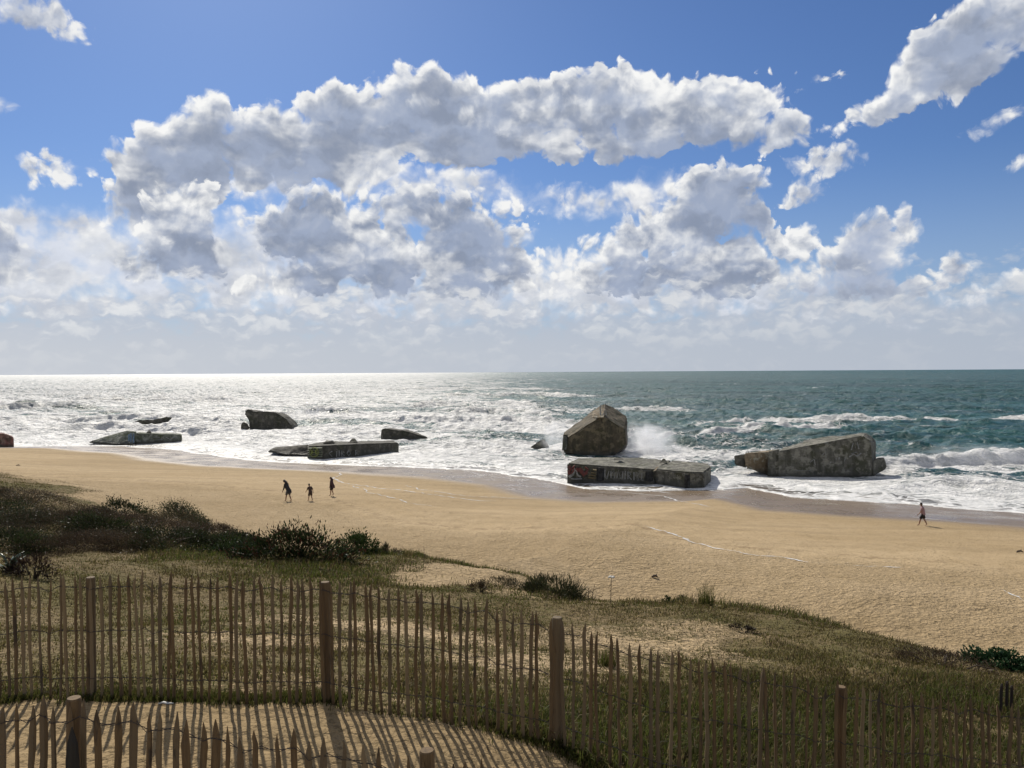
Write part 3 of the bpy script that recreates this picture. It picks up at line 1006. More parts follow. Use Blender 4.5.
def slab(name, plan, zb, mat, root, cut=0.8, amp=0.07, bevel=0.12, seed=1):
    """upright walls on a plan: (u, v of the top edge, distance) going round; zb = sunk foot"""
    bm = bmesh.new()
    top = [bm.verts.new(local(at_depth(*p), root)) for p in plan]
    bot = []
    for p in plan:
        w = at_depth(*p); w[2] = zb
        bot.append(bm.verts.new(local(w, root)))
    bm.faces.new(top); bm.faces.new(bot[::-1])
    n = len(plan)
    for i in range(n): bm.faces.new((top[i], bot[i], bot[(i + 1) % n], top[(i + 1) % n]))
    bmesh.ops.recalc_face_normals(bm, faces=bm.faces[:])
    if bevel: bmesh.ops.bevel(bm, geom=bm.edges[:], offset=bevel, segments=2, affect="EDGES", clamp_overlap=True)
    rough_up(bm, cut, amp, seed)
    return bm_obj(name, bm, mat, root)


def chunk(name, outline, Yd, depth, mat, root, cut=0.7, amp=0.10, bevel=0.15, seed=1, shrink=0.8, lean=0.0):
    """irregular block with the given front outline (u, v) at distance Yd, depth metres thick, narrowing to the back"""
    bm = bmesh.new()
    f = [local(at_depth(u, v, Yd), root) for u, v in outline]
    c = sum(f, Vector()) / len(f)
    lo = min(p.z for p in f)
    fr = [bm.verts.new(p) for p in f]
    bk = [bm.verts.new(Vector((c.x + (p.x - c.x) * shrink, p.y + depth, lo + (p.z - lo) * shrink + lean))) for p in f]
    bm.faces.new(fr); bm.faces.new(bk[::-1])
    n = len(f)
    for i in range(n): bm.faces.new((fr[i], bk[i], bk[(i + 1) % n], fr[(i + 1) % n]))
    bmesh.ops.recalc_face_normals(bm, faces=bm.faces[:])
    if bevel: bmesh.ops.bevel(bm, geom=bm.edges[:], offset=bevel, segments=2, affect="EDGES", clamp_overlap=True)
    rough_up(bm, cut, amp, seed)
    return bm_obj(name, bm, mat, root)


def scrawl(name, strokes, face, width, mat, root, off=0.16):
    """spray-painted strokes or black opening shade on a wall; strokes are pixel polylines, face = ((u0,Y0),(u1,Y1)) the wall's run"""
    (ua, Ya), (ub, Yb) = face
    pa, pb = at_depth(ua, 460, Ya), at_depth(ub, 460, Yb)
    for st in strokes:
        mb = MB()
        P = []
        for (u, v) in st:
            # meet the wall's upright plane
            r = ray(u, v); nx, ny = pb[1] - pa[1], -(pb[0] - pa[0])
            k = (pa[0] * nx + pa[1] * ny) / (r[0] * nx + r[1] * ny)
            q = np.array([r[0] * k, r[1] * k, CAM_H + r[2] * k])
            n = np.array([nx, ny, 0.0]); n /= np.linalg.norm(n)
            if n[1] > 0: n = -n
            P.append(local(q + n * off, root))
        mb.tube(P, [width] * len(P), 4, squash=0.5)
        mb.build(name, mat, root)


def bunker(label, u, v, name="bunker", cat="bunker"):
    p = at_level(u, v)
    return thing(name, label, cat, (p[0], p[1], 0), 0, "concrete blockhouses in the surf")


# tilted cube, mid surf
r = bunker("huge brown concrete cube standing tilted on its corner in the surf with spray beside it", 597, 455)
hull("body", [(564, 454, 122.5), (567, 438, 122.5), (602, 416.5, 121.5), (625, 430, 122), (626, 446, 122.3), (612, 456, 121.5), (590, 459, 121.5),
              (563, 433, 126), (591, 411.5, 128), (604, 403.5, 128), (613, 407, 129), (627.5, 416.5, 128), (628, 446, 127), (566, 452, 131), (620, 456, 131)], mat_conc_brown, r, 0.9, 0.10, 0.2, 3)
hull("broken_crown", [(592, 418, 121.2), (604, 417.5, 121.0), (606, 409, 123.5), (593, 411, 124), (600, 406, 125)], mat_conc_ochre, r, 0.4, 0.14, 0.05, 5)
hull("broken_corner", [(562, 450, 121.8), (567, 450, 121.8), (563, 434, 122.5), (568, 434, 123), (564, 451, 124)], mat_conc, r, 0.5, 0.12, 0.05, 6)
scrawl("graffiti", [[(600.5, 415), (600, 408), (600.8, 405)], [(603, 415), (605.5, 409.5), (606, 415)]], ((590, 120.6), (615, 120.6)), 0.10, pt_white, r, 0.2)

# long low block in front of it
r = bunker("long low flat-topped concrete block with graffiti panels at the water's edge below the tilted cube", 640, 487)
slab("body", [(567, 463, 92.6), (598, 465.5, 92.2), (654, 469.3, 91.0), (660, 467, 93), (672, 460.5, 99), (640, 457.5, 101.5), (600, 457.3, 102), (577, 458, 101.5)], -1.2, mat_conc, r, 0.7, 0.08, 0.16, 11)
slab("end_block", [(653, 469.0, 91.6), (686, 471.8, 88.4), (704, 472.2, 88.6), (711.5, 466.5, 93.0), (709, 463.5, 97.5), (672, 460.3, 99.2), (660, 466.2, 93.2)], -1.2, mat_conc, r, 0.6, 0.08, 0.16, 12)
hull("rubble", [(613, 459.5, 96), (624, 459.8, 96), (616, 457.2, 97), (622, 457.5, 97), (619, 458, 99)], mat_conc_dark, r, 0.3, 0.06, 0.04, 13)
hull("rubble", [(659, 462.6, 95), (668, 463, 95), (663, 458.3, 96), (665, 458.6, 96), (664, 461, 97)], mat_conc_dark, r, 0.3, 0.06, 0.04, 14)
hull("broken_lip", [(653, 471.5, 90.6), (656, 470.5, 90.3), (659, 466, 91), (656, 467, 91.2)], mat_conc_ochre, r, 0.3, 0.02, 0.02, 15)
F9 = ((567, 92.6), (654, 91.0))
scrawl("opening_shade", [[(599.5, 467.5), (599.5, 481)], [(601.5, 468), (601.5, 480.5)]], F9, 0.28, pt_black, r, 0.0)  # black strokes paint the shade inside the openings, the wall is not recessed
scrawl("opening_shade", [[(648, 472), (648, 481)], [(650.5, 472), (650.5, 481)]], F9, 0.28, pt_black, r, 0.0)
scrawl("opening_shade", [[(686.3, 475), (686.3, 488.5)], [(688, 475), (688, 488.5)]], ((686, 88.4), (704, 88.6)), 0.20, pt_black, r, 0.0)
scrawl("graffiti", [[(568.5, 466), (571, 469), (574, 466), (573.5, 471), (571, 474)], [(579, 468), (582, 472), (586, 473), (588, 469), (585, 467)], [(581, 470), (584, 475), (587, 472)], [(569, 470), (570, 474)], [(576, 468), (578, 472)]], F9, 0.22, pt_red, r, 0.12)
scrawl("graffiti", [[(569, 477), (573, 474), (576, 470), (577.5, 475), (581, 477)], [(571, 478.5), (577, 479), (582, 478.5)], [(573, 471), (575, 468)]], F9, 0.17, pt_white, r, 0.13)
scrawl("graffiti", [[(588, 477.5), (596, 478)], [(589, 475), (596, 475.5)], [(591, 472.5), (596.5, 473)], [(593, 469.5), (596.5, 470)]], F9, 0.20, pt_yellow, r, 0.12)
scrawl("graffiti", [[(605, 470), (605, 477), (607, 478.5), (609, 471)], [(611, 471), (611, 478)], [(611, 474), (614, 470.5), (614.5, 478)], [(617, 478), (618.5, 470), (620.5, 478.5)], [(623, 471), (622, 479), (625, 479), (625.5, 471)],
                    [(628, 479), (628, 471.5), (631, 474), (628.5, 476), (631.5, 479.5)], [(634, 472), (634, 480)], [(637, 473), (639, 473), (637, 477), (639.5, 480), (637, 480)], [(642, 473), (641, 480), (643.5, 480)]], F9, 0.065, pt_white, r, 0.13)

# great tilted slab to the right
r = bunker("long grey concrete blockhouse tipped sideways in white surf, its right end raised", 822, 478)
hull("body", [(777, 451.5, 96.5), (862, 435.5, 95.5), (870.5, 441, 95.3), (873, 477, 95), (777.5, 480, 96.5), (781, 448.3, 101), (803, 442, 103.5), (863, 432.3, 101.5), (869, 434, 101),
              (875.5, 440, 101), (878, 470, 101), (782, 478, 104), (870, 478, 104)], mat_conc, r, 0.8, 0.08, 0.16, 21)
hull("roof_ledge", [(803, 443, 101), (803, 440.6, 103.5), (845, 436.5, 103), (832, 435.5, 104.5), (845, 438.8, 101.5)], mat_conc, r, 0.6, 0.04, 0.04, 26)
hull("broken_end", [(768, 452, 97), (777.5, 450.5, 96.8), (778, 479, 96.6), (767.5, 479, 97.3), (772, 450, 100), (780, 449, 100), (772, 478, 100)], mat_conc, r, 0.5, 0.12, 0.08, 22)
hull("nose", [(744.5, 453.5, 98), (745, 467, 98), (757, 471, 98), (768.5, 476, 98), (769, 452, 97.6), (776, 450, 99), (752, 453, 102), (775, 449.3, 103), (768, 473, 102), (748, 462, 102)], mat_conc_ochre, r, 0.5, 0.13, 0.08, 23)
hull("nose_tip", [(734, 455.5, 98.5), (734.5, 465, 98.5), (746.5, 468, 98.3), (747, 454.5, 98.3), (738, 456, 101), (747, 454, 101), (746, 463, 101)], mat_conc_dark, r, 0.4, 0.10, 0.08, 24)
hull("step", [(872, 460.5, 95.2), (884.5, 457, 96), (886, 469, 96), (873, 476.5, 95), (877, 458, 99), (887, 467, 99), (876, 474, 99)], mat_conc, r, 0.5, 0.07, 0.08, 25)
F10 = ((777, 96.5), (871, 95.3))
scrawl("graffiti", [[(851, 450), (853, 443), (855, 448), (857, 442.5), (858.5, 449)], [(851, 453.5), (857, 452)], [(849, 457), (853, 454), (857, 456), (861, 453)]], F10, 0.08, pt_white, r, 0.10)
scrawl("graffiti", [[(836, 458), (836, 464), (839, 462), (839, 457)], [(822, 455), (825, 452), (826, 458)], [(810, 462), (814, 459), (815, 465)], [(793, 471), (803, 470)], [(808, 471), (812, 469)], [(826, 466), (831, 462)], [(843, 463), (846, 457)]], F10, 0.07, pt_white, r, 0.10)

# long block by the waterline, left of centre
r = bunker("long low mossy bunker with a round green and yellow emblem painted on its left end", 335, 460)
slab("body", [(307.5, 446, 121), (323.5, 445.5, 119.5), (375, 443, 125.5), (399, 443, 130), (394, 440.3, 134), (350, 441.6, 130), (325, 441.6, 127), (308, 444.5, 126)], -1.0, mat_conc_dark, r, 0.8, 0.09, 0.18, 31)
hull("sunken_wing", [(268, 452.5, 126), (268.5, 450, 126), (276, 447.2, 127), (309, 444.8, 125), (309, 455.5, 123), (285, 454.5, 124), (275, 448, 131), (308, 444.6, 130), (300, 453, 131)], mat_conc_dark, r, 0.6, 0.10, 0.1, 32)
hull("rubble", [(323, 443.5, 122), (336, 443, 123), (326, 440, 124), (333, 440.4, 124), (330, 442, 127)], mat_conc_dark, r, 0.4, 0.10, 0.05, 33)
hull("rubble", [(348, 443, 124.5), (358, 442.6, 125), (352.5, 438.2, 126), (355, 438.8, 126), (354, 441, 128)], mat_conc_dark, r, 0.4, 0.08, 0.05, 34)
FL, FM = ((307.5, 121), (323.5, 119.5)), ((323.5, 119.5), (375, 125.5))
ring = [(315.3 + 4.2 * math.cos(a), 452 + 4.6 * math.sin(a)) for a in np.linspace(0, 2 * PI, 17)]
scrawl("panel", [[(308.8, v), (322.5, v - 0.4)] for v in (448.3, 450.4, 452.5, 454.6, 456.7)], FL, 0.22, paint("pale_green_paint", (0.20, 0.22, 0.15)), r, 0.05)
scrawl("graffiti", [ring, [(313.5, 450), (313, 454)], [(317, 450), (317.6, 454)], [(312.5, 452), (318, 452)]], FL, 0.12, pt_green, r, 0.27)
scrawl("graffiti", [[(331.5, 451), (328.5, 453.2), (331.5, 456.5)], [(336, 451), (336, 457)], [(338.5, 450.5), (338.5, 456.5)], [(341, 456.5), (341, 450.5), (343.5, 452), (341.2, 453.5), (343.8, 455.5), (341, 456.5)],
                    [(348, 450.5), (346.2, 453), (348, 455.6), (350.2, 453), (348, 450.5)], [(355, 455), (355, 450.5), (357.5, 451.5), (355.2, 453), (358, 454.5)]], FM, 0.10, pt_white, r, 0.18)

# horned lump behind
r = bunker("dark rounded concrete hulk with a horned left corner, in the breakers far out", 270, 431)
chunk("body", [(244.6, 409), (248.5, 409.3), (254, 411.5), (265, 411.2), (275, 412), (285, 418), (290, 424), (293, 428), (290, 431), (275, 433), (250, 431.5), (248.3, 427), (249, 421), (245, 415.5)], 182, 9, mat_conc_dark, r, 0.9, 0.2, 0.25, 41, 0.85)
chunk("fallen_lump", [(240, 426), (243, 421.5), (246, 423), (248, 428), (246, 430), (241, 429.5)], 181, 2.0, mat_conc_dark, r, 0.5, 0.12, 0.1, 42, 0.7)

# flat half-sunk slabs
r = bunker("small dark broken slab sloping into the foam right of the mossy emblem bunker", 402, 440)
chunk("body", [(381, 429.2), (384.5, 428.2), (397, 430.2), (404, 430.3), (414, 433.5), (428, 437.6), (424, 440), (395, 441), (381, 440)], 153, 6, mat_conc_dark, r, 0.7, 0.14, 0.15, 51, 0.85)
r = bunker("low graffitied bunker with a sloping left wing and blue stripes, on the far shore", 137, 444)
hull("sloping_wing", [(88, 443, 148), (89, 441.5, 148), (101, 438.5, 148), (117, 444.5, 146), (128, 430.5, 149), (134, 445, 146.5), (137, 432.3, 149), (128, 430.3, 154), (137, 431.5, 155), (100, 438, 153), (134, 443, 154)], mat_conc_green, r, 0.8, 0.10, 0.15, 61)
slab("body", [(135, 433.2, 147.5), (181.5, 434.5, 149), (182, 433.4, 154), (138, 432.0, 154)], -0.8, mat_conc_green, r, 0.8, 0.09, 0.16, 62)
hull("rubble", [(145.5, 434, 148.5), (152.5, 434, 148.5), (148.5, 429.8, 149.5), (150, 430, 149.5), (149, 433, 151)], mat_conc_dark, r, 0.4, 0.08, 0.05, 63)
F2 = ((128, 147.0), (181, 149))
scrawl("graffiti", [[(131.5, 433), (131.5, 442)], [(134, 433.5), (134, 442.5)], [(129.5, 434), (129.3, 441)]], ((117, 146.0), (135, 146.8)), 0.16, pt_blue, r, 0.5)
scrawl("graffiti", [[(153, 437), (160, 437.3)], [(156, 440), (163, 439.5)], [(166, 437), (171, 440)], [(173, 437.5), (178, 438)]], F2, 0.12, pt_white, r, 0.2)
r = bunker("thin dark slab barely above the foam behind the blue-striped bunker", 146, 427)
chunk("body", [(127, 428), (130, 423.5), (138, 420), (152, 419.8), (167, 416.8), (162, 422), (156, 428), (140, 429.5)], 192, 5, mat_conc_dark, r, 0.8, 0.12, 0.12, 71, 0.85)
r = bunker("reddish concrete block cut by the picture's left edge, standing on dry sand", 4, 448)
slab("body", [(-26, 434.2, 141.5), (6.5, 433.8, 140.5), (14, 437.5, 141.5), (13.5, 436.2, 146), (4, 432.6, 148), (-24, 432.8, 148)], -0.6, mat_conc_red, r, 0.7, 0.10, 0.16, 81)
hull("capping", [(-24, 434.5, 141), (5, 434, 140.4), (5, 432.6, 144), (-24, 432.4, 145), (-22, 433, 147), (3, 432.8, 147)], mat_conc_red, r, 0.6, 0.06, 0.06, 82)
r = bunker("small pointed grey rock of concrete left of the tilted cube", 540, 447)
chunk("body", [(530, 447.5), (535, 444), (541, 439.5), (544.5, 438.8), (547, 442), (549.5, 448), (540, 449.5)], 134, 2.6, mat_conc, r, 0.4, 0.10, 0.1, 91, 0.6)
# ------------------------------------------------------------------ chestnut paling fences


def build_wood(nt, b, out):
    P = nt.objco()
    info = nt.new("ShaderNodeObjectInfo").outputs["Random"]
    g = nt.noise(nt.mapping(P, scale=(30, 30, 1.6)), 1.0, 6, 0.65)
    blot = nt.noise(nt.vmath("ADD", nt.mapping(P, scale=(9, 9, 2.2)), nt.math("MULTIPLY", info, 40.0)), 1.0, 4, 0.6)
    c = nt.mix(nt.sstep(g, 0.35, 0.65), (0.185, 0.120, 0.054), (0.105, 0.067, 0.032))
    c = nt.mix(nt.mul(nt.sstep(info, 0.35, 0.75), 0.7), c, (0.150, 0.115, 0.068))
    c = nt.mix(nt.mul(nt.sstep(blot, 0.58, 0.68), 0.8), c, (0.035, 0.026, 0.018))
    c = nt.mix(nt.mul(nt.sstep(info, 0.78, 0.92), 0.7), c, (0.26, 0.19, 0.10))
    nt.put(b.inputs["Base Color"], c)
    b.inputs["Roughness"].default_value = 0.85
    nt.put(b.inputs["Normal"], nt.bump(nt.add(g, nt.mul(blot, 0.6)), 0.6, 0.006))


mat_wood = material("weathered_chestnut", build_wood)


def build_wire(nt, b, out):
    nt.put(b.inputs["Base Color"], (0.06, 0.05, 0.045))
    b.inputs["Metallic"].default_value = 0.6
    b.inputs["Roughness"].default_value = 0.6


mat_wire = material("rusty_wire", build_wire)


def plain_wood(name, col):
    def f(nt, b, out):
        g = nt.noise(nt.mapping(nt.objco(), scale=(30, 30, 1.6)), 1.0, 6, 0.65)
        nt.put(b.inputs["Base Color"], nt.mix(nt.sstep(g, 0.35, 0.65), col, tuple(c * 0.5 for c in col)))
        b.inputs["Roughness"].default_value = 0.8
    return material(name, f)


def paling_mesh(seed, h, w, root, loc, yaw):
    r = random.Random(seed)
    mb = MB()
    n = 9
    lean_x, lean_y = r.gauss(0, 0.012), r.gauss(0, 0.012)
    bow = r.gauss(0, 0.011)
    path, rad = [], []
    tip = r.uniform(0.09, 0.17)
    for i in range(n):
        z = -0.12 + (h + 0.12 - tip) * i / (n - 1)
        k = z / h
        path.append((lean_x * k * h + bow * math.sin(k * PI) + r.gauss(0, 0.0035), lean_y * k * h, z))
        rad.append(w / 2 * (1.0 + r.gauss(0, 0.09)))
    tx = path[-1][0] + r.gauss(0, 0.006)
    path.append((tx, path[-1][1], h - tip * 0.45)); rad.append(w / 2 * 0.68)
    path.append((tx + r.gauss(0, 0.004), path[-1][1], h)); rad.append(w / 2 * 0.12)
    vs, fs = tube(path, rad, 5, True, r.uniform(0.5, 0.75), r.uniform(0, 6.28))
    mb.add(vs, fs)
    o = mb.build("paling", mat_wood, root)
    o.location = loc
    o.rotation_euler = (0, 0, yaw + r.gauss(0, 0.15))
    return o


def post_mesh(seed, h, dia, root, loc, square=False):
    r = random.Random(seed)
    mb = MB()
    rings = [(-0.3, 1.0), (0.0, 1.02), (h * 0.3, 1.0), (h * 0.65, 0.98), (h - 0.012, 0.96), (h, 0.86)]
    lx, ly = r.gauss(0, 0.01), r.gauss(0, 0.01)
    mb.tube([(lx * z, ly * z, z) for z, k in rings], [dia / 2 * k for z, k in rings], 14)
    o = mb.build("post", mat_wood, root, smooth=False)
    o.location = loc
    return o


def fence(label, px, posts, spacing, pal_h, seed, w=(0.030, 0.041), rise=0.105):
    """px: (u, v of the paling tops, distance) along the run"""
    tops = np.array([at_depth(*p) for p in px])
    seg = np.concatenate([[0], np.cumsum(np.hypot(np.diff(tops[:, 0]), np.diff(tops[:, 1])))])
    L = seg[-1]
    r = random.Random(seed)
    at = lambda q: np.array([np.interp(q, seg, tops[:, i]) for i in range(3)])
    o0 = at(L * 0.5)
    base = Vector((o0[0], o0[1], gz(o0[0], o0[1])))
    root = thing("paling_fence", label, "fence", base, 0, "chestnut paling fences on the dune")
    q = 0.03
    crest = []
    k = 0
    while q < L:
        p = at(q)
        g = gz(p[0], p[1])
        h = max(0.75, min(1.4, p[2] - g + rise)) + r.gauss(0, 0.024)
        d = at(min(L, q + 0.05)) - at(max(0, q - 0.05))
        yaw = math.atan2(d[1], d[0])
        off = 0.02 * (1 if k % 2 else -1) * 0
        paling_mesh(seed * 1000 + k, h, r.uniform(*w), root, Vector((p[0], p[1] + off, g)) - base, yaw)
        crest.append((p, g, h, yaw))
        q += spacing * r.uniform(0.78, 1.22)
        k += 1
    for zz in (0.17, 0.55, 0.90):
        mb = MB()
        for sgn in (-1, 1):
            path = []
            for j, (p, g, h, yaw) in enumerate(crest):
                nx, ny = -math.sin(yaw), math.cos(yaw)
                s = sgn * (1 if j % 2 else -1) * 0.019
                path.append(Vector((p[0] + nx * s, p[1] + ny * s, g + h * zz)) - base)
            mb.tube(path, [0.0030] * len(path), 4)
        mb.build("wire", mat_wire, root)
    for i, (u, v, Y, dia) in enumerate(posts):
        p = at_depth(u, v, Y)
        g = gz(p[0], p[1])
        post_mesh(seed * 77 + i, max(0.8, p[2] - g), dia, root, Vector((p[0], p[1], g)) - base)
    return root


fence("brown paling fence along the back of the sandy path, weeds at its foot",
      [(-40, 589, 8.25), (0, 587, 8.2), (88, 583, 8.12), (200, 585, 8.0), (324, 588, 7.9), (380, 596, 7.82), (440, 603, 7.75), (500, 616, 7.67), (552, 628, 7.6)],
      [(90, 576.5, 8.2, 0.092), (325, 582, 7.98, 0.095)], 0.088, 1.12, 3)
fence("brown paling fence running down the grassy slope from the corner post",
      [(562, 631, 7.58), (600, 643, 7.52), (640, 655, 7.5), (700, 668, 7.5), (760, 681, 7.5), (840, 694, 7.5), (900, 704, 7.52), (960, 710, 7.56), (1070, 718, 7.65)],
      [(556, 618, 7.66, 0.105), (841, 686.5, 7.6, 0.095)], 0.088, 1.12, 4)
front = fence("paling fence with only its pointed tops showing, in front of the sandy path",
      [(-60, 700, 5.3), (0, 704, 5.25), (72, 705, 5.2), (170, 715, 5.2), (250, 729, 5.2), (330, 742, 5.2), (429, 757, 5.2), (520, 772, 5.22)],
      [(72, 697, 5.28, 0.095), (429, 749, 5.28, 0.105)], 0.098, 1.12, 5, (0.036, 0.058), 0.0)

# broad dark paling standing before the foreground post
mat_dark_wood = plain_wood("dark_chestnut", (0.030, 0.026, 0.020))  # wood darker than the other palings
p_ = at_depth(72, 727, 5.14)
g_ = gz(p_[0], p_[1])
mb_ = MB()
hh_ = p_[2] - g_
mb_.tube([(0, 0, -.1), (.004, 0, hh_ * .5), (0, 0, hh_ - .22), (.002, 0, hh_ - .10), (0, 0, hh_)], [.048, .047, .046, .034, .004], 8, squash=0.4)
o_ = mb_.build("paling", mat_dark_wood, front)
o_.location = Vector((p_[0], p_[1], g_)) - front.location
tag(o_, "broad dark paling in front of the foreground post")
# ------------------------------------------------------------------ people on the beach


def plain(name, col, rough=0.8, noise=0.15, scale=20):
    def build(nt, b, out):
        n = nt.noise(nt.objco(), scale, 4, 0.6)
        nt.put(b.inputs["Base Color"], nt.mix(nt.sstep(n, 0.3, 0.7), col, tuple(c * (1 - noise * 2) for c in col)))
        b.inputs["Roughness"].default_value = rough
    return material(name, build)


skin_m = plain("skin", (0.36, 0.20, 0.13), 0.6)
hair_m = plain("dark_hair", (0.025, 0.018, 0.012), 0.6)
CLOTH = {k: plain(k + "_cloth", c) for k, c in dict(charcoal=(0.030, 0.030, 0.034), brown=(0.075, 0.045, 0.032), black=(0.014, 0.013, 0.014), plum=(0.07, 0.035, 0.04), mauve=(0.40, 0.25, 0.26), grey=(0.12, 0.12, 0.13)).items()}


def lerp(a, b, t): return a + (b - a) * t


def person(label, u, v, H, heading, garment, shorts, lean=0.06, stride=0.30, arms=(0.35, -0.25), bare_legs=True, cape=False, bag=None, cap=False):
    p = at_level(u, v, 0.0)
    # stand on the terrain: walk along the line of sight to it
    w = hit(u, v)
    root = thing("person", label, "person", (w[0], w[1], w[2]), heading, "people walking on the beach")
    S = H / 1.75
    V = lambda x, y, z: Vector((x, y, z)) * S
    hip_z = 0.90 - abs(stride) * 0.13
    # joints: x forward, y left, z up
    pel = V(0, 0, hip_z + 0.05)
    chest = V(lean * 0.8, 0, hip_z + 0.40)
    neck = V(lean * 1.35, 0, hip_z + 0.58)
    head_c = V(lean * 1.35 + 0.05 + lean * .5, 0, hip_z + 0.735)
    verts, edges, rad = [], [], []

    def vert(p, r):
        verts.append(p); rad.append((r * S, r * S)); return len(verts) - 1

    def chain(start, pts):
        a = start
        for p, r in pts:
            b_ = vert(p, r); edges.append((a, b_)); a = b_
        return a

    i_p = vert(pel, 0.135)
    i_b = chain(i_p, [(V(lean * .4, 0, hip_z + 0.20), 0.125)])
    i_c = chain(i_b, [(chest, 0.145)])
    i_n = chain(i_c, [(neck, 0.06), (V(lean * 1.35 + 0.03, 0, hip_z + 0.645), 0.058), (head_c + V(0.0, 0, 0.0), 0.095), (head_c + V(-0.015, 0, 0.07), 0.085)])
    feet = []
    for sg in (1, -1):
        st = stride * sg
        hipj = V(0, 0.09 * sg, hip_z)
        ank_z = 0.09 if sg > 0 else 0.09 + 0.05 * abs(stride)
        ank = V(st * 1.0, 0.075 * sg, ank_z)
        knee = lerp(hipj, ank, 0.5) + V(0.07 if sg < 0 else 0.03, 0, 0.02)
        a = chain(i_p, [(hipj, 0.098), (lerp(hipj, knee, 0.5), 0.085), (knee, 0.058), (lerp(knee, ank, 0.35), 0.060), (ank, 0.038)])
        heel_up = 0.0 if sg > 0 else 0.03
        chain(a, [(ank + V(0.06, 0, -0.055 + heel_up * 0.2), 0.036), (ank + V(0.16, 0.01 * sg, -0.072), 0.026)])
        feet.append(ank)
    hands = []
    for sg, sw in ((1, arms[0]), (-1, arms[1])):
        sh = V(lean * 1.1, 0.185 * sg, hip_z + 0.505)
        el = sh + V(math.sin(sw) * 0.29, 0.045 * sg, -math.cos(sw) * 0.29)
        wr_ = el + V(math.sin(sw + 0.35) * 0.25, 0.0, -math.cos(sw + 0.35) * 0.25)
        a = chain(i_c, [(sh, 0.062), (lerp(sh, el, .5), 0.048), (el, 0.040), (lerp(el, wr_, .4), 0.038), (wr_, 0.026)])
        d = (wr_ - el).normalized()
        palm = wr_ + d * 0.07 * S
        chain(a, [(palm, 0.034)])
        hands.append((wr_, palm, d, sg))
    me = bpy.data.meshes.new("body")
    me.from_pydata([v_[:] for v_ in verts], edges, [])
    me.update()
    body = link(bpy.data.objects.new("body", me), root)
    md = body.modifiers.new("skin", "SKIN")
    lay = me.skin_vertices[0].data if me.skin_vertices else None
    if lay is None:
        bm = bmesh.new(); bm.from_mesh(me); bm.verts.layers.skin.verify(); bm.to_mesh(me); bm.free()
        lay = me.skin_vertices[0].data
    for i, rr in enumerate(rad):
        lay[i].radius = rr
        lay[i].use_root = (i == 0)
    sb = body.modifiers.new("smooth", "SUBSURF"); sb.levels = sb.render_levels = 2
    dg = bpy.context.evaluated_depsgraph_get()
    ev = bpy.data.meshes.new_from_object(body.evaluated_get(dg))
    bm = bmesh.new(); bm.from_mesh(ev)
    mb = MB()
    for wr_, palm, d, sg in hands:
        fwd = Vector((1, 0, 0)); side = d.cross(Vector((0, 1, 0))).normalized()
        for k in range(4):
            s0 = palm + side * ((k - 1.5) * 0.018 * S)
            ln = (0.072, 0.082, 0.076, 0.058)[k] * S
            q1 = s0 + d * (0.02 + ln * 0.5); q2 = q1 + (d * 0.8 - Vector((0, sg * 0.5, 0))).normalized() * ln * 0.5
            mb.tube([s0, q1, q2], [0.009 * S, 0.0085 * S, 0.006 * S], 6)
        t0 = wr_ + d * 0.03 * S + side * 0.028 * S
        mb.tube([t0, t0 + side * 0.025 * S + d * 0.025 * S, t0 + side * 0.03 * S + d * 0.055 * S], [0.011 * S, 0.010 * S, 0.007 * S], 6)
    # face: nose, ears, brow
    hd = head_c
    mb.tube([hd + V(.085, 0, .03), hd + V(.112, 0, -.008), hd + V(.09, 0, -.02)], [0.008 * S, 0.016 * S, 0.008 * S], 6)
    for sg in (1, -1):
        mb.tube([hd + V(-.005, .086 * sg, .03), hd + V(-.012, .102 * sg, .005), hd + V(0, .086 * sg, -.03)], [0.010 * S, 0.016 * S, 0.008 * S], 6)
    mb.tube([hd + V(.08, -.025, -.05), hd + V(.092, 0, -.05), hd + V(.08, .025, -.05)], [0.004 * S, 0.009 * S, 0.004 * S], 5)
    tmp = bpy.data.meshes.new("tmp"); tmp.from_pydata(mb.v, [], mb.f); bm.from_mesh(tmp)
    bm.to_mesh(ev); bm.free()
    for f in ev.polygons: f.use_smooth = True
    ev.materials.clear(); ev.materials.append(skin_m)
    body.modifiers.clear()
    body.data = ev
    for sg in (1, -1):
        e = MB(); q = hd + V(.082, .033 * sg, .022)
        e.tube([q + V(-.008, 0, 0), q, q + V(.008, 0, 0)], [0.008 * S, .011 * S, .004 * S], 6)
        e.build("eye", CLOTH["black"], root)
    # hair: cap over the back and top of the skull
    bm = bmesh.new()
    bmesh.ops.create_uvsphere(bm, u_segments=14, v_segments=10, radius=1)
    for vv in bm.verts:
        q = vv.co.copy()
        if q.x > 0.25 and q.z < 0.45: q = q * 0.80
        vv.co = hd + Vector((q.x * .108 - .012, q.y * .104, q.z * .128 + .030)) * S
    bm_obj("cap" if cap else "hair", bm, hair_m, root, True)

    def shell(name, rings, mat, n=18, wob=0.0):
        m = MB(); vs, fs = [], []
        for i, (c, rx, ry) in enumerate(rings):
            for k in range(n):
                a = 2 * PI * k / n
                w_ = 1 + wob * math.sin(a * 5 + i) * (i / len(rings))
                vs.append(c + V(math.cos(a) * rx * w_, math.sin(a) * ry * w_, 0))
        for i in range(len(rings) - 1):
            for k in range(n):
                k2 = (k + 1) % n
                fs.append((i * n + k, i * n + k2, (i + 1) * n + k2, (i + 1) * n + k))
        m.add(vs, fs)
        return m

    lo = -0.16 if cape else -0.03
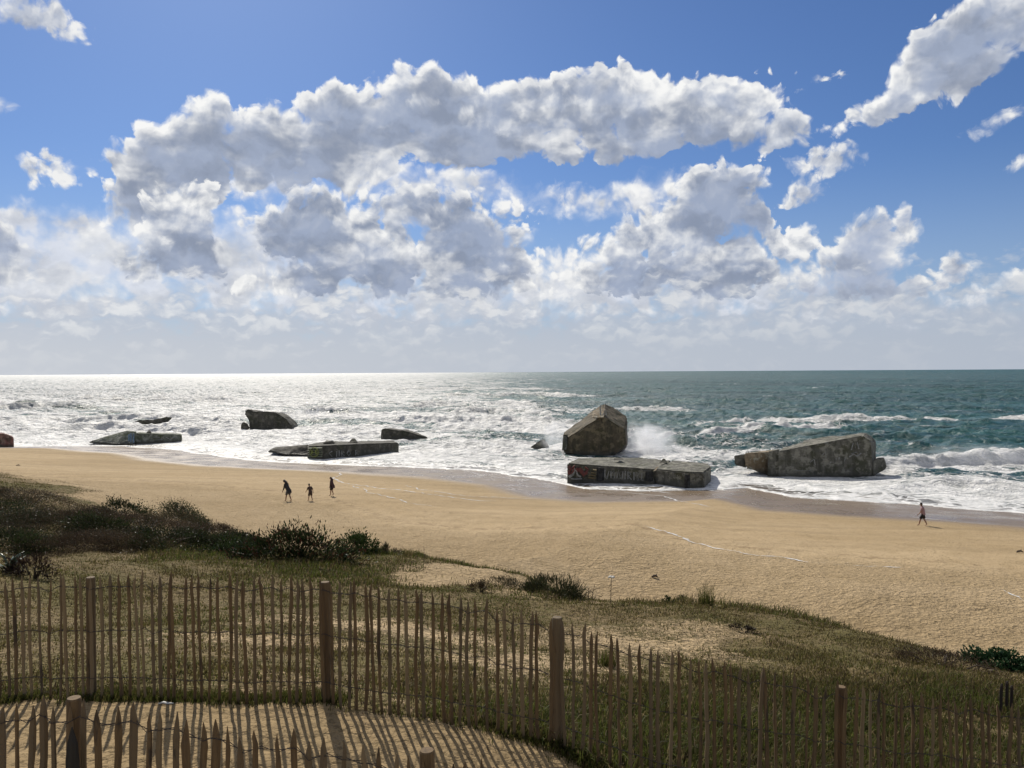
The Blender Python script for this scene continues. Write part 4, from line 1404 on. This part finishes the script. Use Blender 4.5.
    up = shell("g", [(neck + V(0, 0, .015), .07, .075), (neck + V(-.005, 0, -.03), .105, .16), (V(lean * 1.1, 0, hip_z + .50), .135, .205), (chest, .155, .20), (V(lean * .4, 0, hip_z + .2), .15 + (.05 if cape else 0), .18),
                     (V(0 - (.04 if cape else 0), 0, hip_z + .05), .165 + (.06 if cape else 0), .19), (V(0 - (.06 if cape else 0), 0, hip_z + lo), .17 + (.07 if cape else 0), .195)], None, wob=0.05)
    for sg, sw in ((1, arms[0]), (-1, arms[1])):
        sh = V(lean * 1.1, 0.180 * sg, hip_z + 0.515)
        el = sh + V(math.sin(sw) * 0.29, 0.05 * sg, -math.cos(sw) * 0.29)
        wr_ = el + V(math.sin(sw + 0.35) * 0.2, 0.0, -math.cos(sw + 0.35) * 0.2)
        up.tube([lerp(sh, V(0, 0, hip_z + .5), .3), sh, lerp(sh, el, .5), el] + ([wr_] if cape else []), [0.08 * S, 0.082 * S, 0.070 * S, 0.062 * S] + ([0.05 * S] if cape else []), 10)
    up.build("coat" if cape else "shirt", CLOTH[garment], root, True)
    if cape:   # hood thrown back between the shoulders
        h = MB(); h.tube([neck + V(-.10, 0, -.06), neck + V(-.09, 0, .03), neck + V(-.03, 0, .10), hd + V(-.02, 0, .13)], [0.10 * S, 0.11 * S, .10 * S, .05 * S], 10)
        h.build("hood", CLOTH[garment], root, True)
    if shorts:
        m = shell("s", [(V(0, 0, hip_z + .12), .135, .165), (V(0, 0, hip_z + .02), .155, .185), (V(0, 0, hip_z - .08), .15, .18)], None)
        for sg in (1, -1):
            st = stride * sg
            hipj = V(0, 0.09 * sg, hip_z); ank = V(st, 0.075 * sg, 0.09); kn = lerp(hipj, ank, .5) + V(.05, 0, .02)
            m.tube([hipj + V(0, 0, .02), lerp(hipj, kn, .4), lerp(hipj, kn, .9)], [.115 * S, .112 * S, .102 * S], 12)
        m.build("shorts", CLOTH[shorts], root, True)
    if bag:
        wr_, palm, d, sg = hands[1]
        m = MB(); q = palm + V(0, 0, -.05)
        m.tube([q, q + V(0, 0, -.10), q + V(0, 0, -.26), q + V(0, 0, -.33)], [.03 * S, .085 * S, .10 * S, .05 * S], 10, squash=0.5)
        b_ = m.build("bag", CLOTH[bag], None, True)
        b_.matrix_world = Matrix.Translation(Vector(w)) @ Matrix.Rotation(heading, 4, "Z")
        tag(b_, "dark bag carried by the walker in the long charcoal coat", "bag")
    return root


west = math.atan2(-ES[1], -ES[0])
person("person in a long dark hooded coat bent forward, walking barelegged on the sand", 288.5, 501.5, 1.76, west + 0.1, "charcoal", "grey", 0.20, 0.22, (0.12, -0.1), cape=True)
person("small person in brown top and shorts walking between two coat wearers", 310.5, 500.8, 1.42, west - 0.2, "brown", "brown", 0.10, 0.22, (0.45, -0.65))
person("person in a plum knee-length coat, last of the three walkers", 332.0, 495.6, 1.62, west + 0.5, "plum", "black", 0.04, 0.12, (0.05, 0.0), cape=True)
person("person alone by the surf in a mauve shirt and black shorts", 923.0, 525.6, 1.74, west, "mauve", "black", 0.05, 0.27, (0.3, -0.3), cap=True)
# ------------------------------------------------------------------ dune plants


def build_leaf(rough, trans):
    def f(nt, b, out):
        c = nt.attr("tint", "Color")
        nt.put(b.inputs["Base Color"], c)
        b.inputs["Roughness"].default_value = rough
        b.inputs["Specular IOR Level"].default_value = 0.12
        tr = nt.new("ShaderNodeBsdfTranslucent")
        nt.put(tr.inputs[0], c)
        mx = nt.new("ShaderNodeMixShader"); mx.inputs[0].default_value = trans
        nt.l.new(b.outputs[0], mx.inputs[1]); nt.l.new(tr.outputs[0], mx.inputs[2])
        nt.l.new(mx.outputs[0], out.inputs[0])
    return f


mat_grass = material("dune_grass_blade", build_leaf(0.6, 0.45))
mat_leaf = material("shrub_leaf", build_leaf(0.45, 0.22))
mat_stem = plain("plant_stem", (0.07, 0.05, 0.03), 0.85)


def blades(px, py, pz, h, wdt, tint, lean=0.5, r=rng):
    """two-segment grass blades -> verts (n*5), faces as triangles"""
    n = len(px)
    a = r.uniform(0, 2 * PI, n)
    la = r.uniform(0, 2 * PI, n)
    ln = np.abs(r.normal(0.25, lean * 0.5, n)) * h
    cx, cy = np.cos(a) * wdt / 2, np.sin(a) * wdt / 2
    lx, ly = np.cos(la) * ln + 0.10 * h, np.sin(la) * ln      # wind from the sea
    v = np.empty((n, 5, 3))
    v[:, 0] = np.stack([px - cx, py - cy, pz - 0.02], 1)
    v[:, 1] = np.stack([px + cx, py + cy, pz - 0.02], 1)
    v[:, 2] = np.stack([px + lx * .35 + cx * .8, py + ly * .35 + cy * .8, pz + h * .6], 1)
    v[:, 3] = np.stack([px + lx * .35 - cx * .8, py + ly * .35 - cy * .8, pz + h * .6], 1)
    v[:, 4] = np.stack([px + lx, py + ly, pz + h * np.sqrt(np.clip(1 - (ln / h * .6) ** 2, .2, 1))], 1)
    b0 = np.arange(n)[:, None] * 5
    f = np.concatenate([b0 + [0, 1, 2], b0 + [0, 2, 3], b0 + [3, 2, 4]], 0)
    t = np.repeat(tint, 5, 0)
    return v.reshape(-1, 3), f, t


GREEN, OLIVE, STRAW, BROWN = np.array([0.088, 0.102, 0.024]), np.array([0.122, 0.106, 0.036]), np.array([0.21, 0.165, 0.080]), np.array([0.085, 0.060, 0.034])

# lushness and height painted with a few soft patches (pixel centre, radius in metres)
_lush = [(_u, _v, _r) for _u, _v, _r in [(760, 605, 3.2), (840, 618, 3.0), (900, 632, 2.2), (700, 600, 1.6), (650, 600, 1.0), (360, 575, 2.2), (330, 572, 3.0), (200, 560, 2.5), (620, 740, 1.6), (700, 750, 1.8), (780, 745, 2.0), (880, 740, 2.0), (980, 700, 1.8), (540, 597, 1.2), (200, 550, 2)]]
_lush = [(*hit(u, v)[:2], r) for u, v, r in _lush]
_lush += [(*at_depth(u, v, Y)[:2], r_) for u, v, Y, r_ in [(440, 562, 28.0, .8), (465, 565, 27.3, .7), (490, 568, 26.7, .7), (515, 572, 26.0, .7), (540, 579, 25.0, .7), (412, 558, 29.0, .9), (562, 590, 23.9, .6), (380, 563, 28.6, 1.2)]]


def lush(x, y):
    o = np.zeros_like(x)
    for cx, cy, r in _lush:
        o = np.maximum(o, np.exp(-((x - cx) ** 2 + (y - cy) ** 2) / (r * r)))
    return o


def scatter(n, power=0.5, y0=5.5, y1=52):
    yy = y0 + (y1 - y0) * rng.uniform(0, 1, n) ** (1 / power)
    xx = rng.uniform(-0.82, 0.86, n) * (yy + 2.0)
    return xx, yy


px, py = scatter(1500000, 0.62)
v_, c_ = veg(px, py)
n_ = fbm(px * 1.1, py * 1.1, 4, 200)
lu = lush(px, py)
dens = np.clip(v_ * (0.16 + 0.42 * sstep(0.40, 0.62, n_) + 0.55 * lu ** 1.5), 0.0, 1.0) + 0.012 * (v_ + (1 - c_) * 0.3)
s__, t__ = to_st(px, py)
dens *= sstep(57.5, 60.5, -t__) * (1 - c_)
keep = rng.uniform(0, 1, len(px)) < dens
px, py, lu, n_ = px[keep], py[keep], lu[keep], n_[keep]
edge_d = -to_st(px, py)[1]
fringe = sstep(64.5, 61.0, edge_d) * sstep(0, 6, px)
pz = ground_z(px, py)
h = (0.016 + 0.055 * rng.uniform(0, 1, len(px)) ** 2.5) * (1 + 2.4 * lu + 4.5 * fringe) * (0.7 + 0.6 * n_)
k = rng.uniform(0, 1, len(px))
g2 = fbm(px * 0.6, py * 0.6, 3, 201)
wg = np.clip(0.12 + lu * 0.95 + (g2 - 0.5) * 1.4 + fringe * .4, 0, 1)
tint = np.where((k < wg * 0.75)[:, None], GREEN, np.where((k < 0.66)[:, None], OLIVE, np.where((k < 0.86)[:, None], BROWN, STRAW)))
tint = tint * rng.uniform(0.6, 1.25, len(px))[:, None]
gv, gf, gt = blades(px, py, pz, h, 0.009 + 0.010 * (py / 20), tint, 1.5)
dune_grass = np_mesh("dune_grass", gv, gf, mat_grass, attrs={"tint": gt})
tag(dune_grass, kind="stuff")

# weeds grown up along the foot of the fence and on the slope inside it
q = rng.uniform(0, 1, 20000)
fx = rng.uniform(-7, 1.2, 20000)
fy = np.interp(fx, [-8, -4.2, -2, -.5, .5, 1.0, 1.6], [8.35, 8.1, 8.0, 7.8, 7.55, 7.3, 6.9]) + rng.normal(0.05, 0.09, 20000)
fz = ground_z(fx, fy)
kn = fbm(fx * 1.5, fy * 1.5, 3, 210)
keep = rng.uniform(0, 1, len(fx)) < sstep(0.25, 0.55, kn)
fx, fy, fz, kn = fx[keep], fy[keep], fz[keep], kn[keep]
hh = 0.02 + 0.055 * rng.uniform(0, 1, len(fx)) ** 1.6
tt = np.where((rng.uniform(0, 1, len(fx)) < 0.6)[:, None], GREEN * 0.8, OLIVE * 0.8) * rng.uniform(0.6, 1.2, len(fx))[:, None]
wv, wf_, wtint = blades(fx, fy, fz, hh, np.full(len(fx), 0.010), tt, 0.7)
tag(np_mesh("fence_foot_weeds", wv, wf_, mat_grass, attrs={"tint": wtint}), kind="stuff")

# grass on the slope seen through the right run of the fence
gx2 = rng.uniform(0.7, 8, 60000); gy2 = rng.uniform(6.2, 13, 60000)
v2, c2 = veg(gx2, gy2)
keep = (rng.uniform(0, 1, len(gx2)) < (1 - c2) * sstep(0.3, 0.6, fbm(gx2 * .9, gy2 * .9, 3, 220)))
gx2, gy2 = gx2[keep], gy2[keep]
gz2 = ground_z(gx2, gy2)
h2 = 0.03 + 0.11 * rng.uniform(0, 1, len(gx2)) ** 2
t2_ = np.where((rng.uniform(0, 1, len(gx2)) < 0.40)[:, None], GREEN, np.where((rng.uniform(0, 1, len(gx2)) < 0.55)[:, None], OLIVE, np.where((rng.uniform(0, 1, len(gx2)) < 0.6)[:, None], BROWN, STRAW))) * rng.uniform(0.45, 1.0, len(gx2))[:, None]
wv, wf_, wtint = blades(gx2, gy2, gz2, h2, np.full(len(gx2), 0.011), t2_, 1.2)
tag(np_mesh("slope_grass", wv, wf_, mat_grass, attrs={"tint": wtint}), kind="stuff")


def leaves(n, centre, radii, size, cols, up=0.3, clumps=26, seed=1, narrow=0.4, surface=0.55):
    """leaf-sized rhombs gathered in clumps through an ellipsoid -> verts, faces, tint"""
    r = np.random.default_rng(seed)
    cdir = r.normal(0, 1, (clumps, 3)); cdir[:, 2] = np.abs(cdir[:, 2]) * 0.9
    cdir /= np.linalg.norm(cdir, axis=1)[:, None]
    cpos = cdir * (surface + (0.92 - surface) * r.uniform(0, 1, clumps) ** 0.5)[:, None]
    csz = r.uniform(0.16, 0.36, clumps)
    ctint = r.uniform(0.65, 1.25, clumps)
    ci = r.integers(0, clumps, n)
    off = r.normal(0, 1, (n, 3)) * csz[ci][:, None] * 0.6
    p = cpos[ci] + off
    p[:, 2] = np.abs(p[:, 2])
    P = np.asarray(centre) + p * np.asarray(radii)
    d = p + r.normal(0, 0.55, (n, 3)); d[:, 2] += up
    d /= np.linalg.norm(d, axis=1)[:, None]
    sd = np.cross(d, r.normal(0, 1, (n, 3))); sd /= np.linalg.norm(sd, axis=1)[:, None] + 1e-9
    L = size * r.uniform(0.6, 1.3, n)
    W = L * narrow
    v = np.empty((n, 4, 3))
    v[:, 0] = P
    v[:, 1] = P + d * (L * .5)[:, None] + sd * (W * .5)[:, None]
    v[:, 2] = P + d * L[:, None]
    v[:, 3] = P + d * (L * .5)[:, None] - sd * (W * .5)[:, None]
    cols = np.asarray(cols)
    t = cols[r.integers(0, len(cols), n)] * (ctint[ci] * r.uniform(0.75, 1.2, n))[:, None]
    return v.reshape(-1, 3), np.arange(n * 4).reshape(n, 4), np.repeat(t, 4, 0)


def shrub(name, label, u, v, radii, n, size, cols, seed, cat="shrub", group=None, up=0.3, narrow=0.4, clumps=26, stems=7, lift=0.0, stem_h=0.8):
    w = hit(u, v)
    root = thing(name, label, cat, w, 0, group)
    vs, fs, t = leaves(n, (0, 0, lift), radii, size, cols, up, clumps, seed, narrow)
    # follow the slope under the crown
    gz0 = ground_z(vs[:, 0] + w[0], vs[:, 1] + w[1]) - w[2]
    vs[:, 2] += gz0
    np_mesh("foliage", vs, fs, mat_leaf, root, attrs={"tint": t})
    r = random.Random(seed)
    for i in range(stems):
        a = r.uniform(0, 2 * PI); q = r.uniform(0.3, 0.95)
        ex, ey = math.cos(a) * radii[0] * q, math.sin(a) * radii[1] * q
        g1 = gz(w[0] + ex * .3, w[1] + ey * .3) - w[2]; g2_ = gz(w[0] + ex, w[1] + ey) - w[2]
        m = MB()
        m.tube([(ex * .25, ey * .25, g1 - .08), (ex * .6, ey * .6, g1 + radii[2] * .35), (ex, ey, g2_ + radii[2] * stem_h * (1 - .4 * q))], [.022, .015, .006], 5)
        m.build("stem", mat_stem, root)
    return root


HEATH = [(0.085, 0.058, 0.036), (0.070, 0.048, 0.034), (0.060, 0.052, 0.030), (0.11, 0.08, 0.05)]
DARKG = [(0.030, 0.046, 0.016), (0.040, 0.055, 0.020), (0.052, 0.062, 0.026), (0.06, 0.05, 0.03)]
GRN = [(0.035, 0.062, 0.018), (0.050, 0.080, 0.022), (0.026, 0.046, 0.014), (0.07, 0.09, 0.03)]
MIX = [(0.028, 0.046, 0.016), (0.022, 0.034, 0.014), (0.085, 0.040, 0.025), (0.045, 0.060, 0.022)]
heath_spots = [(-30, 500, 3.0, .85), (28, 505, 2.6, .75), (85, 522, 2.5, .75), (48, 530, 2.4, .75), (140, 528, 2.2, .8), (118, 546, 2.0, .65), (178, 527, 1.7, .85), (210, 538, 1.7, .65), (70, 549, 2.0, .6), (-20, 535, 2.4, .8)]
for i, (u, v, R, H_) in enumerate(heath_spots):
    shrub("heath_shrub", "low rusty brown heath shrub, one of the mat massed on the left dune", u, v, (R, R * .8, H_ * .8), 12000, 0.07, HEATH if i % 3 else HEATH + DARKG, 300 + i, group="brown heath shrubs on the left dune", narrow=0.26, clumps=34, stems=4)
green_spots = [(165, 545, 1.6, .6), (15, 552, 1.8, .6), (238, 549, 1.2, .5), (188, 522, 1.3, .9), (128, 520, 1.4, .8), (5, 520, 1.8, .8), (100, 535, 1.5, .7)]
for i, (u, v, R, H_) in enumerate(green_spots):
    shrub("green_shrub", "low dark green shrub growing up through the brown heath of the left dune", u, v, (R, R * .8, H_), 6000, 0.09, DARKG, 330 + i, group="dark green shrubs on the left dune", narrow=0.4, clumps=26, stems=4)

shrub("leafy_bush", "large dark leafy bush with reddish middle and curled shoots, standing against the sand", 297, 556, (2.1, 1.0, 0.95), 6000, 0.13, MIX, 360, "bush", up=0.7, narrow=0.32, clumps=40, stems=8)
shrub("leafy_bush", "fresh green bush between the large dark leafy bush and the sand hummock", 358, 552, (0.85, 0.7, 0.66), 2200, 0.10, GRN, 361, "bush", up=0.6, clumps=22, stems=5)
shrub("leafy_bush", "grey-green bush at the left foot of the large dark leafy bush", 232, 553, (0.8, 0.6, 0.55), 1500, 0.10, GRN + DARKG, 362, "bush", up=0.5, clumps=18, stems=4)
shrub("leafy_bush", "glossy dark green bush at the right end of the dune, against the beach", 1000, 668, (0.78, 0.5, 0.34), 2000, 0.085, [(0.022, 0.055, 0.020), (0.030, 0.070, 0.028), (0.05, 0.10, 0.05)], 363, "bush", up=0.5, narrow=0.55, clumps=22, stems=6)
shrub("thicket", "brown dry thicket beside the glossy bush at the right end of the dune", 945, 665, (1.1, 0.8, 0.30), 2600, 0.06, HEATH, 364, "thicket", up=0.6, narrow=0.25, clumps=26, stems=5)
shrub("hummock_bush", "dark spiky hummock of marram with a steep right side, on the sandy knoll", 552, 597, (0.95, 0.7, 0.55), 3600, 0.16, [(0.045, 0.05, 0.022), (0.06, 0.055, 0.03), (0.035, 0.05, 0.02)], 365, "bush", up=0.9, narrow=0.10, clumps=24, stems=0)
shrub("hummock_bush", "low grey-brown cushion plant spread on the sandy knoll left of the spiky hummock", 505, 586, (0.75, 0.5, 0.24), 1700, 0.08, [(0.075, 0.062, 0.035), (0.06, 0.06, 0.03), (0.10, 0.085, 0.05)], 366, "bush", up=0.7, narrow=0.15, clumps=20, stems=0)
shrub("dry_plant", "small dry brown plant half buried in sand below the knoll", 479, 592, (0.30, 0.25, 0.24), 500, 0.09, HEATH, 367, "plant", up=0.5, narrow=0.2, clumps=9, stems=3)
shrub("dry_plant", "small brown plant on the right side of the bare sand hummock", 391, 554, (0.42, 0.4, 0.36), 700, 0.09, HEATH + DARKG, 368, "plant", up=0.4, narrow=0.2, clumps=10, stems=3)
shrub("dry_plant", "dead dark brown bracken-like plant in the short grass at the far left", 33, 576, (0.5, 0.35, 0.42), 900, 0.10, [(0.05, 0.032, 0.024), (0.07, 0.045, 0.03)], 369, "plant", up=0.5, narrow=0.22, clumps=12, stems=6)
shrub("dry_plant", "dark withered plant lying in the sandy litter on the right slope", 744, 632, (0.30, 0.2, 0.12), 500, 0.07, [(0.03, 0.024, 0.018), (0.05, 0.038, 0.025)], 370, "plant", up=0.2, narrow=0.2, clumps=9, stems=3)
shrub("leafy_plant", "small round-leaved plant on the dune edge left of the tall grass tussock", 682, 602, (0.26, 0.22, 0.36), 420, 0.06, DARKG + GRN, 371, "plant", up=0.7, narrow=0.5, clumps=10, stems=4)
shrub("leafy_plant", "smaller round-leaved plant farther left on the dune edge", 666, 603, (0.16, 0.14, 0.20), 240, 0.05, DARKG + GRN, 372, "plant", up=0.7, narrow=0.5, clumps=8, stems=3)


def tussock(label, u, v, n, h, R, cols, seed, lean=0.35, wid=0.010):
    w = hit(u, v)
    r = np.random.default_rng(seed)
    a = r.uniform(0, 2 * PI, n); q = R * np.sqrt(r.uniform(0, 1, n))
    x, y = np.cos(a) * q, np.sin(a) * q
    hh = h * r.uniform(0.2, 1.05, n)
    cols = np.asarray(cols)
    vs, fs, t = blades(x, y, ground_z(x + w[0], y + w[1]) - w[2], hh, np.full(n, wid), cols[r.integers(0, len(cols), n)] * r.uniform(.7, 1.2, n)[:, None], lean, r)
    o = np_mesh("grass_tussock", vs, fs, mat_grass, attrs={"tint": t})
    o.location = w
    return tag(o, label, "grass tussock")


tussock("tall thin grass tussock rising above the dune edge against the beach", 706, 605, 200, 0.70, 0.20, [GREEN, OLIVE, GREEN * .8], 380, 0.9)
tussock("small upright grass tuft behind the corner post of the fence", 607, 665, 160, 0.34, 0.15, [GREEN, OLIVE], 381)
tussock("pale grass tuft beside the bare sand in front of the leafy bush", 408, 556, 140, 0.3, 0.2, [STRAW, OLIVE], 382)


def flower_stalk(label, u, v, h, head, seed, branches=4):
    w = hit(u, v)
    root = thing("flower_stalk", label, "plant", w)
    r = random.Random(seed)
    m = MB()
    top = Vector((r.gauss(0, .02), 0, h))
    m.tube([(0, 0, -.05), (r.gauss(0, .01), 0, h * .5), top], [.009, .008, .006], 5)
    for i in range(branches):
        z = h * r.uniform(.2, .85); a = r.uniform(0, 6.28); L = r.uniform(.05, .11)
        m.tube([(0, 0, z), (math.cos(a) * L, math.sin(a) * L * .5, z + L * .8)], [.005, .003], 4)
    m.build("stem", mat_stem, root)
    if head:
        f = MB()
        for i in range(12):
            a = 2 * PI * i / 12; q = Vector((math.cos(a) * .085, math.sin(a) * .085, r.uniform(.0, .03)))
            f.tube([top, top + q * .55 + Vector((0, 0, .025)), top + q], [.007, .014, .016], 5)
        f.build("flower_head", plain("white_umbel", (0.62, 0.60, 0.54), 0.7, 0.05), root, True)
    return root


flower_stalk("flower stalk with a flat white head standing on the dune edge", 610.5, 604, 0.68, True, 1)
flower_stalk("taller leggy stalk without flower, nearest to the white-headed stalk", 593, 604, 0.52, False, 2, 9)
flower_stalk("thin bare stalk beside the nearest leggy one, leaning a little", 588, 604, 0.44, False, 3, 7)
flower_stalk("lone thin dry stalk on the grassy rise left of the knoll", 424, 563, 0.55, False, 4, 5)

# agave-like rosette with light on its leaves
w = hit(10, 570)
ag = thing("yucca", "spiky grey-green rosette with sunlit leaf blades at the far left", "plant", w)
mat_yucca = plain("yucca_leaf", (0.10, 0.14, 0.09), 0.32, 0.1)
for i in range(13):
    a = 2 * PI * i / 13 + random.uniform(-.2, .2); L = random.uniform(.38, .6); e = random.uniform(.35, 1.1)
    dx, dy = math.cos(a) * math.cos(e), math.sin(a) * math.cos(e)
    m = MB()
    m.tube([(0, 0, 0), (dx * L * .5, dy * L * .5, math.sin(e) * L * .6), (dx * L, dy * L, math.sin(e) * L * .8)], [.03, .034, .004], 6, squash=0.25)
    m.build("leaf", mat_yucca, ag, True)

# old stakes standing in the grass at the right
for i, (u, h_, lab) in enumerate([(1001, .42, "dark old stake in the grass at the far right, leftmost of three"), (1006.5, .46, "dark old stake in the grass at the far right, tallest and middle of three"), (1011, .40, "dark old stake in the grass at the far right, rightmost of three")]):
    w = hit(u, 712)
    m = MB(); m.tube([(0, 0, -.1), (.005 * i, 0, h_ * .6), (.01, 0, h_ * .93), (.012, 0, h_)], [.026, .025, .022, .010], 6)
    o = m.build("stake", plain("old_stake_wood", (0.04, 0.028, 0.02), 0.9), None)
    o.location = w
    tag(o, lab, "stake", "old stakes in the grass")
# ------------------------------------------------------------------ spray, foam lines, litter


def build_spray(density, seed):
    def f(nt, b, out):
        nt.n.remove(b)
        P = nt.objco()
        r2 = nt.vmath("DOT_PRODUCT", P, P)
        fall = nt.sstep(r2, 1.0, 0.05)
        n = nt.noise(nt.vmath("ADD", nt.mapping(P, scale=(1.5, 1.5, 1.2)), (seed, seed * .7, 0)), 1.6, 5, 0.6)
        d = nt.mul(nt.mul(fall, nt.sstep(n, 0.36, 0.66)), density)
        vol = nt.new("ShaderNodeVolumePrincipled")
        nt.put(vol.inputs["Color"], (0.97, 0.98, 1.0))
        vol.inputs["Anisotropy"].default_value = 0.5
        nt.put(vol.inputs["Density"], d)
        nt.l.new(vol.outputs[0], out.inputs["Volume"])
    return f


for i, (u, v, Y, rx, ry, rz, dn) in enumerate([(641, 443, 126, 4.6, 3.0, 4.2, 0.75), (656, 440, 128, 4.0, 3.0, 3.0, 0.45), (556, 436, 131, 3.2, 3.0, 3.2, 0.30), (655, 451, 121, 6.0, 2.0, 1.8, 0.4), (310, 416, 236, 8, 4, 2.6, 0.16), (225, 437, 170, 8, 4, 2.2, 0.12), (975, 455, 108, 12, 3, 1.8, 0.16)]):
    bm = bmesh.new(); bmesh.ops.create_icosphere(bm, subdivisions=2, radius=1.05)
    o = bm_obj("spray", bm, material("spray_mist", build_spray(dn, i * 3.1)))
    o.location = at_depth(u, v, Y)
    o.scale = (rx, ry, rz)
    tag(o, kind="stuff")


def build_lace(nt, b, out):
    P = nt.pos()
    e = nt.attr("across")
    n = nt.noise(P, 1.3, 6, 0.7)
    a = nt.sstep(nt.sub(nt.math("MULTIPLY_ADD", n, 1.6, -0.25), nt.mul(nt.math("ABSOLUTE", e), 0.75)), 0.26, 0.56)
    nt.put(b.inputs["Base Color"], (0.74, 0.74, 0.72))
    b.inputs["Roughness"].default_value = 0.8
    nt.put(b.inputs["Alpha"], nt.mul(a, 0.75))


mat_lace = material("foam_lace", build_lace)


def foam_line(px, wid, seed):
    pts = np.array([hit(u, v) for u, v in px])
    seg = np.concatenate([[0], np.cumsum(np.hypot(np.diff(pts[:, 0]), np.diff(pts[:, 1])))])
    q = np.arange(0, seg[-1], 0.22)
    x, y = np.interp(q, seg, pts[:, 0]), np.interp(q, seg, pts[:, 1])
    wob = (fbm(q * 0.25, q * 0 + seed, 4, 400 + seed) - 0.5) * 2.2 + (fbm(q * 1.3, q * 0 + seed, 2, 410 + seed) - .5) * .35
    x, y = x + NO[0] * wob, y + NO[1] * wob
    tx, ty = np.gradient(x), np.gradient(y)
    L = np.hypot(tx, ty) + 1e-9
    nx, ny = -ty / L, tx / L
    W = wid * (0.35 + 1.5 * fbm(q * 0.35, q * 0 + 5, 4, 420 + seed)) * sstep(0, 2, q) * sstep(seg[-1], seg[-1] - 2, q)
    cols = np.linspace(-1, 1, 5)
    VX = x[:, None] + nx[:, None] * W[:, None] * cols; VY = y[:, None] + ny[:, None] * W[:, None] * cols
    VZ = ground_z(VX.ravel(), VY.ravel()) + 0.035
    o = np_mesh("foam_line", np.stack([VX.ravel(), VY.ravel(), VZ], 1), grid_faces(len(q), 5), mat_lace, attrs={"across": np.tile(cols, len(q))})
    return tag(o, kind="stuff")


foam_line([(340, 473), (333, 478), (345, 484), (372, 488), (410, 492), (440, 497), (470, 500), (500, 501)], 0.34, 1)
foam_line([(352, 485), (370, 492), (385, 498), (410, 503), (440, 507)], 0.20, 2)
foam_line([(405, 485), (425, 490), (450, 495), (480, 497), (540, 500)], 0.28, 3)
foam_line([(640, 525), (650, 528), (672, 536), (690, 542), (715, 549), (745, 555), (790, 560), (830, 565)], 0.30, 4)
foam_line([(830, 565), (880, 568), (930, 570)], 0.15, 5)
foam_line([(1000, 588), (1012, 595), (1022, 602), (1040, 608)], 0.25, 6)
foam_line([(590, 493), (620, 492), (660, 496), (690, 503), (716, 508)], 0.35, 7)
foam_line([(570, 486), (600, 490), (640, 488), (676, 494)], 0.45, 8)
foam_line([(690, 488), (716, 492), (740, 489)], 0.35, 9)
foam_line([(455, 470), (500, 478), (540, 483), (566, 486)], 0.30, 10)
foam_line([(900, 517), (950, 521), (1024, 527)], 0.2, 11)

mat_litter = plain("white_litter", (0.62, 0.62, 0.58), 0.6, 0.05)
w = hit(166, 705)
m = MB()
m.tube([(-.075, 0, .012), (-.03, .01, .022), (.02, -.006, .018), (.075, .004, .014)], [.010, .016, .017, .009], 7, squash=0.6)
o = m.build("litter", mat_litter, None, True); o.location = w
tag(o, "small white scrap of litter on the sand at the foot of the fence", "litter")

mat_drift = plain("driftwood", (0.07, 0.05, 0.035), 0.9)
for u, v, L, lab in [(18, 466, 0.55, "dark lump of driftwood on the sand below the reddish concrete block"), (1020, 553, 0.40, "dark bit of driftwood on bare sand at the far right of the beach"), (655, 578, 0.35, "small dark stick on the dry sand above the dune edge")]:
    w = hit(u, v)
    m = MB()
    r_ = random.Random(int(u))
    m.tube([(-L / 2, 0, .04), (-L * .2, r_.gauss(0, .04), .10), (L * .15, r_.gauss(0, .04), .12), (L / 2, 0, .05)], [.03, .075, .07, .02], 7, squash=0.8)
    m.tube([(L * .1, 0, .1), (L * .22, .05, .22)], [.03, .012], 5)
    o = m.build("driftwood", mat_drift, None, True); o.location = w; o.rotation_euler = (0, 0, r_.uniform(-.5, .5))
    tag(o, lab, "driftwood")
